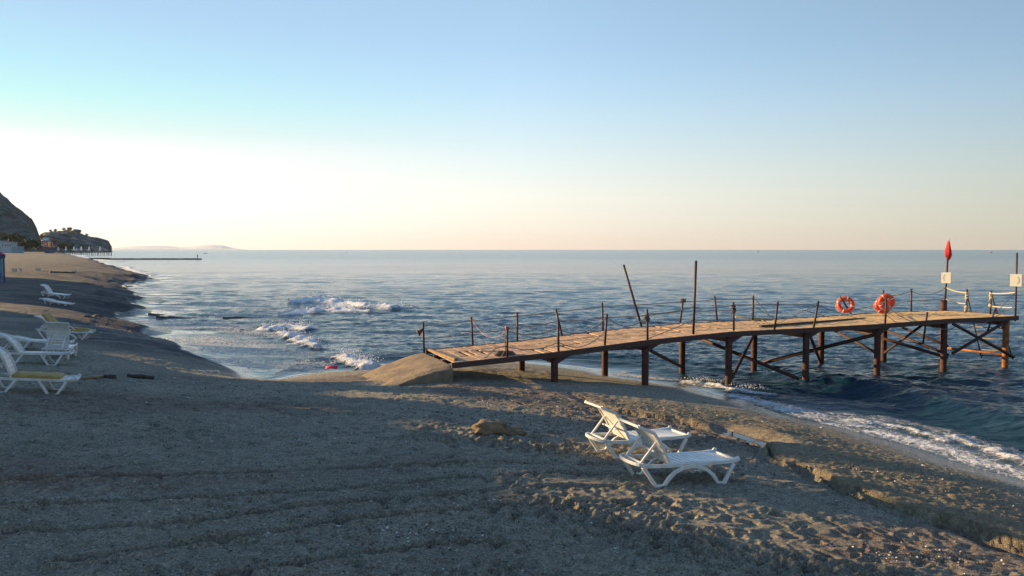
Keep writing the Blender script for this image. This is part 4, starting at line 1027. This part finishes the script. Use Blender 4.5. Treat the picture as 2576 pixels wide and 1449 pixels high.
# kiosk at the left edge
M['kblue'] = simple('kiosk_blue_paint', (.03, .09, .22), .5, (.02, .06, .16), 4)
M['kpanel'] = simple('kiosk_printed_panel', (.16, .33, .42), .5, (.12, .26, .36), 2)
M['kroof'] = simple('kiosk_red_roof', (.35, .03, .08), .6, (.2, .02, .08), 2)
kp = G(11, 712); ks_ = empty('kiosk', kp, R(31), 'small blue kiosk with a red pitched roof cut by the left edge', 'kiosk')
MB().box((-1.6, 1.2, 1.35), (3.0, 2.2, 1.9)).build('wall', M['kpanel'], ks_)
for px_, py_ in ((-.02, -.02), (-.02, 2.4), (-3.2, -.02), (-3.2, 2.4), (-.32, -.02)): MB().box((px_, py_, 1.2 if px_ > -.3 or px_ < -1 else .45), (.09, .09, 2.5 if px_ > -.3 or px_ < -1 else .9)).build('post', M['kblue'], ks_)
MB().box((-1.6, -.05, 2.38), (3.3, .1, .3)).build('fascia', M['kblue'], ks_); MB().box((.06, 1.2, 2.38), (.1, 2.7, .3)).build('fascia', M['kblue'], ks_)
m_ = MB(); z0 = 2.5; m_.add([Vector(v) for v in ((-3.5, -.2, z0), (.2, -.2, z0), (.2, 2.7, z0), (-3.5, 2.7, z0), (-1.65, 1.25, z0 + 1.15))], [(0, 1, 4), (1, 2, 4), (2, 3, 4), (3, 0, 4), (3, 2, 1, 0)]); m_.build('roof', M['kroof'], ks_)
m_ = MB()
for x_, z_, a in ((-.55, 1.7, .5), (-.62, 1.62, -.4), (-.5, 1.15, 0), (-.9, 1.2, .1), (-1.2, 1.8, .3)): m_.box((x_, .085, z_), (.34, .02, .05), Matrix.Rotation(a, 3, 'Y'))
m_.build('panel_marks', M['kblue'], ks_)

# low dark rock slabs running out into the left bay
m_ = MB(); q = random.Random(12)
for (x0, y0, x1, y1) in ((330, 690, 398, 704), (300, 718, 372, 723), (376, 789, 420, 792), (395, 796, 470, 798), (560, 797, 660, 800)):
    a = U(x0, y0, .12); b = U(x1, y1, -.03); n = 22; vs = []; fs2 = []; side = (b - a).cross(Vector((0, 0, 1))).normalized(); wd = .10 + .07 * (a.y / 60)
    for i in range(n + 1):
        t = i / n; c_ = a.lerp(b, t) + side * .3 * math.sin(t * 9 + x0); w_ = wd * (math.sin(math.pi * min(.97, t * .9 + .06)) ** .5) * q.uniform(.6, 1.4); h_ = q.uniform(.01, .04) * (1 + a.y / 120) * (1 - .5 * t)
        for sy, z in ((-1, -.35), (-.8, h_ * q.uniform(.6, 1)), (0, h_), (.8, h_ * q.uniform(.6, 1)), (1, -.35)): vs.append(c_ + side * w_ * sy + Vector((0, 0, z)))
    for i in range(n):
        for k in range(4): g_ = i * 5 + k; fs2.append((g_, g_ + 5, g_ + 6, g_ + 1))
    m_.add(vs, fs2)
M['shelf'] = simple('wet_dark_rock', (.06, .055, .06), .55, (.11, .10, .09), 2, .05, 5)
tag(m_.build('rock_shelf', M['shelf'], None), 'low dark rock slabs running out into the water of the left bay', 'rocks', None, 'structure')
# spray thrown up by the breakers, and shells and pebbles on the sand
def grains(pts, sizes, mat, name, flat=1.0, seed=1, vars_=None):
    q = np.random.RandomState(seed); n = len(pts); base = np.array([(1, 0, 0), (-1, 0, 0), (0, 1, 0), (0, -1, 0), (0, 0, flat), (0, 0, -flat)], float)
    V_ = (base[None] * (1 + .5 * q.uniform(-1, 1, (n, 6, 1)))) * np.array(sizes)[:, None, None]; an = q.uniform(0, 6.28, n); c_, s_ = np.cos(an)[:, None], np.sin(an)[:, None]
    x = V_[:, :, 0] * c_ - V_[:, :, 1] * s_; y = V_[:, :, 0] * s_ + V_[:, :, 1] * c_; V_ = np.stack([x, y, V_[:, :, 2]], -1) + np.array(pts)[:, None, :]
    fb = np.array([(0, 2, 4), (2, 1, 4), (1, 3, 4), (3, 0, 4), (2, 0, 5), (1, 2, 5), (3, 1, 5), (0, 3, 5)]); F_ = (fb[None] + (np.arange(n) * 6)[:, None, None]).reshape(-1, 3)
    me = bpy.data.meshes.new(name); me.from_pydata([tuple(v) for v in V_.reshape(-1, 3)], [], [tuple(int(k) for k in f) for f in F_]); at = me.attributes.new('var', 'FLOAT', 'POINT')
    at.data.foreach_set('value', np.repeat(q.uniform(0, 1, n) if vars_ is None else vars_, 6)); me.materials.append(mat); o = bpy.data.objects.new(name, me); COL.objects.link(o); return o
M['spray'] = simple('sea_spray', (.8, .82, .84), .7, (.7, .74, .78), 4)
pts = []; sz = []; q = random.Random(31)
for line, n, sd, up, s0 in (([(735, 789), (790, 779), (850, 779), (905, 783)], 600, .5, .26, .045), ([(772, 762), (800, 754), (840, 764), (920, 772), (1000, 776)], 900, .9, .36, .05), ([(785, 756), (800, 752), (815, 757)], 320, .4, .75, .035),
                            ([(668, 826), (730, 822), (768, 826)], 500, .34, .28, .03), ([(755, 824), (770, 820)], 160, .16, .55, .025), ([(715, 836), (755, 850), (790, 868)], 500, .3, .26, .03), ([(868, 898), (905, 911), (942, 922)], 700, .26, .5, .022),
                            ([(1735, 956), (1790, 960), (1850, 972), (1930, 983)], 420, .2, .10, .013)):
    P = [U(x, y, 0) for x, y in line]; ln = [(b - a).length for a, b in zip(P[:-1], P[1:])]; tot = sum(ln)
    for _ in range(n):
        r = q.uniform(0, tot); i = 0
        while i < len(ln) - 1 and r > ln[i]: r -= ln[i]; i += 1
        p = P[i].lerp(P[i + 1], min(1, r / ln[i])); pts.append((p.x + q.gauss(0, sd), p.y + q.gauss(0, sd), .04 + up * abs(q.gauss(0, .42)))); sz.append(s0 * q.uniform(.4, 1.4) ** 1.6)
tag(grains(pts, sz, M['spray'], 'sea_spray'), 'white drops of spray over the breaking waves', 'spray', None, 'stuff')
def peb_mat():
    m, nt, p = new_mat('shells_and_pebbles'); r_ = N(nt, 'ValToRGB'); L(nt, attr(nt, 'var'), r_.inputs[0]); cr = r_.color_ramp; cr.interpolation = 'CONSTANT'
    for i, (po, c) in enumerate(((0, (.06, .05, .045)), (.35, (.14, .11, .085)), (.6, (.30, .24, .18)), (.78, (.22, .15, .12)), (.88, (.60, .56, .50)))):
        e = cr.elements[i] if i < 2 else cr.elements.new(po); e.position = po; e.color = (*c, 1)
    L(nt, r_.outputs[0], p.inputs['Base Color']); p.inputs['Roughness'].default_value = .8; return m
M['peb'] = peb_mat(); q = np.random.RandomState(77)
cl = []
for (x, y, n, sx, sy) in ((1090, 1345, 420, .8, .35), (640, 1290, 160, 1.6, .5), (1450, 1065, 500, 1.6, .8), (1620, 1030, 500, 1.8, .7), (1250, 1010, 260, 1.5, .8), (1330, 1270, 260, .8, .2), (2290, 1400, 260, .5, .2), (900, 1440, 200, 1.5, .5), (420, 860, 350, 1.8, 2.5), (1700, 1110, 260, 1.0, .5), (2150, 1180, 300, 2.0, .5), (1150, 1180, 90, 1.5, .4)):
    c_ = G(x, y); cl.append(np.stack([q.normal(c_.x, sx, n), q.normal(c_.y, sy, n)], -1))
cl.append(np.stack([q.uniform(-13, 9, 1500), q.uniform(7.5, 24, 1500)], -1)); cl = np.concatenate(cl)
zz, dd_, _, _, _ = terrain(cl[:, 0], cl[:, 1]); ok = dd_ > .6; cl = cl[ok]; zz = zz[ok]; ps = .007 + .016 * q.uniform(0, 1, len(cl)) ** 2.5 + .0006 * cl[:, 1]
tag(grains(np.column_stack([cl, zz + ps * .2]), ps, M['peb'], 'pebbles', .6, 5), 'small pebbles, shells and scraps scattered over the sand', 'pebbles', None, 'stuff')
# far groyne with an angler
gx0, gx1 = AT(225, 650, 372), AT(505, 650, 372)
m_ = MB(); q = random.Random(9); nseg = 60; vs = []; fs2 = []
for i in range(nseg + 1):
    t = i / nseg; p = gx0.lerp(gx1, t); top = .62 + q.uniform(-.07, .07) + (.18 if t < .17 else 0); hw = 1.6 + q.uniform(-.2, .2)
    for dy, z in ((-hw, -.6), (-hw * .7, top - .1), (hw * .7, top), (hw, -.6)): vs.append(Vector((p.x, p.y + dy, z)))
for i in range(nseg):
    for k in range(3): a = i * 4 + k; fs2.append((a, a + 1, a + 5, a + 4))
fs2 += [(0, 3, 2, 1), (nseg * 4, nseg * 4 + 1, nseg * 4 + 2, nseg * 4 + 3)]
tag(m_.add(vs, fs2).build('groyne', M['wood_dark'], None, False), 'long low dark groyne reaching into the sea at left', 'groyne')
M['skin'] = simple('skin', (.35, .2, .14), .6); M['shirt'] = simple('grey_shirt', (.35, .35, .33), .8); M['shorts'] = simple('dark_shorts', (.02, .02, .03), .8)
pe = AT(496.5, 650, 372); pe.z = .62
def person(p, lab, sc=1.0):
    e = empty('person', p, R(20), lab, 'person'); e.scale = (sc,) * 3
    me = bpy.data.meshes.new('body'); V_ = [(0, 0, .95), (0, .0, 1.2), (0, 0, 1.42), (0, 0, 1.52), (0, .02, 1.66), (.18, 0, 1.40), (.27, -.05, 1.15), (.14, -.22, 1.08), (-.18, 0, 1.40), (-.27, -.05, 1.15), (-.14, -.22, 1.08), (.1, 0, .88), (.13, -.03, .48), (.15, .02, .06), (.15, -.14, .03), (-.1, 0, .88), (-.13, -.03, .48), (-.15, .02, .06), (-.15, -.14, .03)]
    E_ = [(0, 1), (1, 2), (2, 3), (3, 4), (2, 5), (5, 6), (6, 7), (2, 8), (8, 9), (9, 10), (0, 11), (11, 12), (12, 13), (13, 14), (0, 15), (15, 16), (16, 17), (17, 18)]
    rr = [.15, .15, .15, .06, .105, .07, .05, .035, .07, .05, .035, .095, .07, .045, .04, .095, .07, .045, .04]
    me.from_pydata(V_, E_, []); o = bpy.data.objects.new('body', me); COL.objects.link(o); o.parent = e
    sk = o.modifiers.new('s', 'SKIN')
    for i, v in enumerate(me.skin_vertices[0].data if me.skin_vertices else []): v.radius = (rr[i], rr[i])
    if not me.skin_vertices:
        bpy.context.view_layer.objects.active = o
    o.modifiers.new('u', 'SUBSURF').levels = 1; me.materials.append(M['skin'])
    MB().tube([Vector((0, 0, .92)), Vector((0, 0, 1.15)), Vector((0, 0, 1.42)), Vector((0, 0, 1.5))], [.17, .17, .19, .08], 12).build('shirt', M['shirt'], e, True)
    m_ = MB(); m_.tube([Vector((0, 0, 1.0)), Vector((0, 0, .85))], [.17, .19], 12)
    for s_ in (-1, 1): m_.tube([Vector((s_ * .09, 0, .9)), Vector((s_ * .13, -.02, .52))], [.11, .11], 10)
    m_.build('shorts', M['shorts'], e, True)
    MB().blob((0, .03, 1.70), (.11, .11, .1), 2, 6, .05).build('hair', M['shorts'], e, True)
    return e
def skin_fix():
    for o in bpy.data.objects:
        if o.name.startswith('body') and o.type == 'MESH':
            bm_ = __import__('bmesh').new(); bm_.from_mesh(o.data); ly = bm_.verts.layers.skin.verify()
            rr = [.15, .15, .15, .06, .105, .07, .05, .035, .07, .05, .035, .095, .07, .045, .04, .095, .07, .045, .04]
            for i, v in enumerate(bm_.verts): v[ly].radius = (rr[i], rr[i]); v[ly].use_root = (i == 0)
            bm_.to_mesh(o.data); bm_.free()
person(pe, 'person in dark shorts and a grey shirt fishing at the end of the groyne'); skin_fix()
tag(MB().tube([pe + Vector((.1, -.2, 1.05)), pe + Vector((.3, -1.0, 2.6))], .02, 5).build('fishing_rod', M['wood_dark'], None), 'thin fishing rod held by the person on the groyne', 'fishing rod')

# boats and buoys
M['hullw'] = simple('white_hull', (.75, .73, .7), .5); M['hulld'] = simple('dark_hull', (.06, .06, .07), .5); M['hullr'] = simple('red_hull', (.6, .12, .08), .5)
def boat(px, py, ln, hullm, lab, canopy=None, yaw=0, name='small_boat', man=False):
    p = U(px, py, 0); e = empty(name, p, yaw, lab, 'boat'); vs = []; n = 12
    for i in range(n + 1):
        t = i / n; x = (t - .5) * ln; w_ = ln * .16 * math.sin(math.pi * min(1, t * .62 + .38)) ** .7; sh_ = .10 * ln * (1 + .5 * (2 * t - 1) ** 2) * .9
        for y, z in ((-w_, sh_), (-w_ * .6, -.1), (w_ * .6, -.1), (w_, sh_), (w_ * .8, sh_ - .05 * ln), (-w_ * .8, sh_ - .05 * ln)): vs.append(Vector((x, y, z)))
    fs2 = [(i * 6 + k, i * 6 + (k + 1) % 6, (i + 1) * 6 + (k + 1) % 6, (i + 1) * 6 + k) for i in range(n) for k in range(6)] + [tuple(range(6))[::-1], tuple(n * 6 + k for k in range(6))]
    MB().add(vs, fs2).build('hull', M[hullm], e)
    if canopy:
        MB().box((0, 0, ln * .38), (ln * .5, ln * .26, ln * .03)).build('canopy', M[canopy], e)
        for sx in (-1, 1):
            for sy in (-1, 1): MB().tube([Vector((sx * ln * .23, sy * ln * .11, .05)), Vector((sx * ln * .23, sy * ln * .11, ln * .38))], ln * .012, 6).build('post', M['darksteel'], e)
        MB().box((ln * .1, 0, ln * .14), (ln * .3, ln * .2, ln * .14)).build('cabin', M['hullw'], e)
    if man: MB().blob((ln * .12, 0, ln * .16), (ln * .05, ln * .05, ln * .12), 3, 8, .1).build('figure', M['shorts'], e, True)
    return e
boat(1905, 634.2, 7.0, 'hullw', 'white boat with a red canopy far out at sea near the horizon, right of centre', 'hullr', .5)
boat(2492, 635.2, 6.2, 'hullr', 'red and white boat far out at sea between the two sign poles', 'hullw', .2)
boat(517, 637.6, 4.8, 'hulld', 'small dark rowing boat just beyond the end of the groyne', None, .1, man=True)
def buoyball(px, py, r_, mat, lab):
    p = U(px, py, 0); e = empty('mooring_buoy', p, 0, lab, 'buoy', 'mooring buoys out at sea'); MB().blob((0, 0, r_ * .4), (r_, r_, r_), 1, 8, 0).build('float', M[mat], e, True); MB().tube([Vector((0, 0, r_)), Vector((0, 0, r_ * 2))], r_ * .2, 6).build('ring', M['darksteel'], e)
buoyball(1159.5, 639, .55, 'hullw', 'white mooring buoy near the horizon in the middle of the picture')
buoyball(871, 637, .55, 'hulld', 'dark mooring buoy near the horizon left of the white one')

# far pier with folded parasols
FY = 640; fz = 2.9
fpier = empty('far_pier', AT(205, 632, FY), 0, 'long pier with many piles below the headland at left', 'pier')
o0 = fpier.location.copy()
def fp_(x, z, dy=0): q_ = AT(x, 632, FY + dy); return Vector((q_.x - o0.x, dy, z - o0.z))
MB().bar(fp_(120, fz), fp_(266, fz), 7, .5).build('deck', M['wood_pale'], fpier)
MB().bar(fp_(266.4, fz), fp_(281, fz), 5, .35).build('deck', M['wood_dark'], fpier)
MB().bar(fp_(120, fz + 1.0, -3.4), fp_(266, fz + 1.0, -3.4), .08, .12).build('handrail', M['wood_dark'], fpier)
for i in range(30):
    x_ = 134 + i * 4.75 + (i % 3) * .6
    if x_ < 266: MB().tube([fp_(x_, fz - .2, -3 + (i % 2) * 4), fp_(x_, -2, -3 + (i % 2) * 4)], .22, 8).build('pile', M['wood_dark'], fpier)
for x_ in (269, 274, 280): MB().tube([fp_(x_, fz - .2), fp_(x_, -2)], .3, 8).build('pile', M['wood_dark'], fpier)
MB().tube([fp_(279.5, fz), fp_(279.5, fz + 5.6)], .12, 6).build('mast', M['wood_dark'], fpier)
M['canvas'] = simple('white_canvas', (.82, .82, .8), .8)
plab = ['leftmost folded white parasol on the far pier, standing alone before the cliff', 'second folded white parasol from the left on the far pier', 'third folded white parasol from the left on the far pier', 'short folded white parasol just right of the third one on the far pier', 'fifth folded white parasol from the left on the far pier', 'sixth folded white parasol from the left on the far pier', 'rightmost folded white parasol on the far pier']
for i, x_ in enumerate((146.7, 166.7, 186.7, 193, 205, 225, 252.5)):
    e = empty('parasol', o0 + fp_(x_, fz + .2), 0, plab[i], 'parasol', 'folded white parasols on the far pier'); h_ = 4.3 if i != 3 else 2.8
    MB().tube([Vector((0, 0, 0)), Vector((0, 0, h_))], .05, 6).build('pole', M['darksteel'], e)
    MB().tube([Vector((0, 0, .4)), Vector((0, 0, h_ * .35)), Vector((-.05, 0, h_ * .7)), Vector((-.1, 0, h_))], [.8, .7, .5, .06], 10).build('canopy', M['canvas'], e, True)
for i, (xa, xb) in enumerate(((158, 165.5), (172, 184.5), (197, 204), (208, 222), (263, 268))):
    e = empty('sunbed_canopy', o0 + fp_((xa + xb) / 2, fz + .3), 0, ['low white canopy right of the leftmost parasol on the far pier', 'low white canopy between the second and third parasols on the far pier', 'low white canopy left of the fifth parasol on the far pier', 'widest low white canopy between the fifth and sixth parasols', 'small white canopy at the outer end of the far pier'][i], 'canopy', 'low white canopies on the far pier')
    w_ = (xb - xa) / F * FY
    MB().ribbon([Vector((-w_ / 2 + w_ * k / 8, 0, .9 + .45 * math.sin(k / 8 * 3.14))) for k in range(9)], 2.5, .12, (0, 1, 0)).build('cover', M['canvas'], e)
    for s_ in (-1, 1): MB().tube([Vector((s_ * w_ * .42, 0, 0)), Vector((s_ * w_ * .42, 0, 1.0))], .06, 6).build('leg', M['darksteel'], e)
# beach village
M['white_house'] = simple('pale_blue_house_wall', (.36, .45, .50), .8, (.28, .36, .42), .3)
def house(x0, x1, yb, yt, Y, lab, mat='white_house', nw=4, name='house'):
    a = AT(x0, yb, Y); b = AT(x1, yt, Y); W_ = b.x - a.x; h = b.z - a.z; e = empty(name, ((a.x + b.x) / 2, Y, a.z), 0, lab, 'building', 'low buildings at the foot of the hill')
    MB().box((0, 3, h / 2 - 1), (W_, 6, h + 2)).build('wall', M[mat], e); MB().box((0, 3, h + .15), (W_ + .8, 6.8, .3)).build('roof', M['white_house'], e)
    for i in range(nw): f = MB().box((-W_ / 2 + W_ * (i + .5) / nw, -.03, h * .62), (W_ / nw * .45, .1, h * .3)).build('window', M['frame'], e); MB().box((-W_ / 2 + W_ * (i + .5) / nw, -.06, h * .62), (W_ / nw * .36, .1, h * .24)).build('pane', M['glass'], f)
house(4, 30, 629, 610, 560, 'pale blue flat roofed house at the foot of the hill, at the left')
house(-60, 2, 629, 606, 590, 'pale house cut by the left edge of the picture', nw=6)
house(30, 46, 629.5, 621, 540, 'low blue hut right of the pale blue house', 'kpanel', 3, 'hut')
house(112, 124, 632, 621, 600, 'small dark hut at the landward end of the far pier', 'hull' if 'hull' in M else 'kblue', 2, 'hut')
house(8, 24, 604, 597, 900, 'pale building up on the slope of the hill', 'wall', 2)
house(107, 117, 601, 597.5, 950, 'tiny white buildings in the notch between hill and headland', 'canvas', 3)
# striped sail playground ship
M['sail_red'] = simple('pink_sail', (.75, .12, .16), .7, (.7, .25, .25), .4); M['sail_yellow'] = simple('yellow_sail', (.75, .5, .2), .7, (.7, .45, .2), .4)
M['grey_hull'] = simple('grey_ship_hull', (.12, .14, .17), .8, (.08, .1, .12), .6)
shp = AT(122, 629, 520); e = empty('sail_ship', shp, 0, 'grey ship with pink and yellow sails and a red flag on the far beach', 'ship')
def sp_(x, y, dy=0): q_ = AT(x, y, 520 + dy); return Vector((q_.x - shp.x, dy, q_.z - shp.z))
vs = []; 
for x_, t_ in ((98, 625.5), (104, 623.5), (112, 622.5), (130, 622.5), (140, 621.5), (146, 619.5)):
    for dy in (-1.6, 1.6): vs += [sp_(x_, t_, dy), sp_(x_ * .9 + 12, 630, dy * .6)]
fs2 = []
for i in range(5):
    a = i * 4; fs2 += [(a, a + 1, a + 5, a + 4), (a + 2, a + 6, a + 7, a + 3), (a, a + 4, a + 6, a + 2)]
fs2 += [(0, 2, 3, 1), (20, 21, 23, 22)]
MB().add(vs, fs2).build('hull', M['grey_hull'], e)
for xm, yt in ((113, 604), (129, 600), (142, 610)): MB().tube([sp_(xm, 624), sp_(xm, yt)], .16, 6).build('mast', M['wood_dark'], e)
def sail(pts, mat, bulge=.8):
    m_ = MB(); P = [sp_(*p) for p in pts]; c = sum(P, Vector()) / len(P) + Vector((0, -bulge, 0)); n = len(P)
    m_.add(P + [c] + [p + Vector((0, .08, 0)) for p in P], [(i, (i + 1) % n, n) for i in range(n)] + [tuple(n + 1 + i for i in range(n))]); m_.build('sail', M[mat], e)
sail([(114, 606), (119, 609), (121, 621), (113.5, 621)], 'sail_red'); sail([(120, 608), (127, 607.5), (130, 622), (123, 622)], 'sail_yellow'); sail([(129, 608), (132, 609), (136, 622), (131.5, 622)], 'sail_red')
MB().bar(sp_(131, 601), sp_(134, 604), .1, 1.8).build('flag', M['flag'], e)
for k, yy in enumerate((611, 614.5, 618)): MB().bar(sp_(104, yy), sp_(112.5, yy), .1, .35).build('yard', M['canvas'], e)
# far trees
fgp = 'trees at the foot of the hill and on the headland'
ft = [(50, 629, 9, 620, 'broad dark tree right of the pale blue house'), (62, 628, 10, 630, 'second dark tree right of the pale blue house'), (76, 628, 10, 640, 'third dark tree right of the pale blue house'), (90, 628, 9, 650, 'dark tree just left of the sail ship'),
      (-8, 622, 12, 680, 'dark tree behind the house at the left edge'), (18, 610, 12, 760, 'dark tree above the pale blue house'), (40, 612, 13, 760, 'dark tree up the slope behind the low blue hut'), (152, 627, 8, 700, 'dark tree right of the sail ship below the headland'), (166, 628, 7, 720, 'small dark tree behind the leftmost parasols of the far pier'),
      (130, 593, 9, 1490, 'lowest of the trees on the left shoulder of the headland'), (139, 585, 10, 1490, 'second tree on the left shoulder of the headland'), (164, 579, 11, 1490, 'tree left of the top of the headland'), (178.5, 577, 16, 1490, 'tallest tree on top of the headland'), (206, 580, 12, 1490, 'tree right of the top of the headland'), (221, 588, 10, 1490, 'tree on the right shoulder of the headland')]
for i, (x_, y_, h_, Y_t, lab) in enumerate(ft):
    if Y_t > 1000:
        X_r, Y_r, Z_r = HX['headland']; sx = X_r / Y_r * F + CX; near_ = np.abs(sx - x_) < 3; ii = np.where(near_)[0]; jj = ii[np.argmax((Z_r[ii] - CAMZ) / Y_r[ii])]
        h_ *= .62; p = Vector((X_r[jj], Y_r[jj], Z_r[jj] - h_ * .15))
    else: p = AT(x_, y_, Y_t)
    tree(p - Vector((0, 0, h_ * .12)), h_ * (1.0 if Y_t < 1000 else 1.0), h_ * .62, lab, fgp, 60 + i, 520, h_ * .08, fr=.15)

# ---------------------------------------------------------------- haze
me = bpy.data.meshes.new('haze'); hb = MB().box((-6000, 11000, 120), (44000, 26000, 255))
hm = bpy.data.materials.new('haze'); hm.use_nodes = True; hn = hm.node_tree; hn.nodes.clear()
ho = hn.nodes.new('ShaderNodeOutputMaterial'); hv = hn.nodes.new('ShaderNodeVolumePrincipled'); hv.inputs['Density'].default_value = 1.5e-5; hv.inputs['Color'].default_value = (.93, .95, 1, 1)
hv.inputs['Anisotropy'].default_value = .3
hn.links.new(hv.outputs[0], ho.inputs['Volume'])
hz_o = hb.build('haze', hm); tag(hz_o, 'thin morning haze over the sea', 'haze', None, 'stuff')
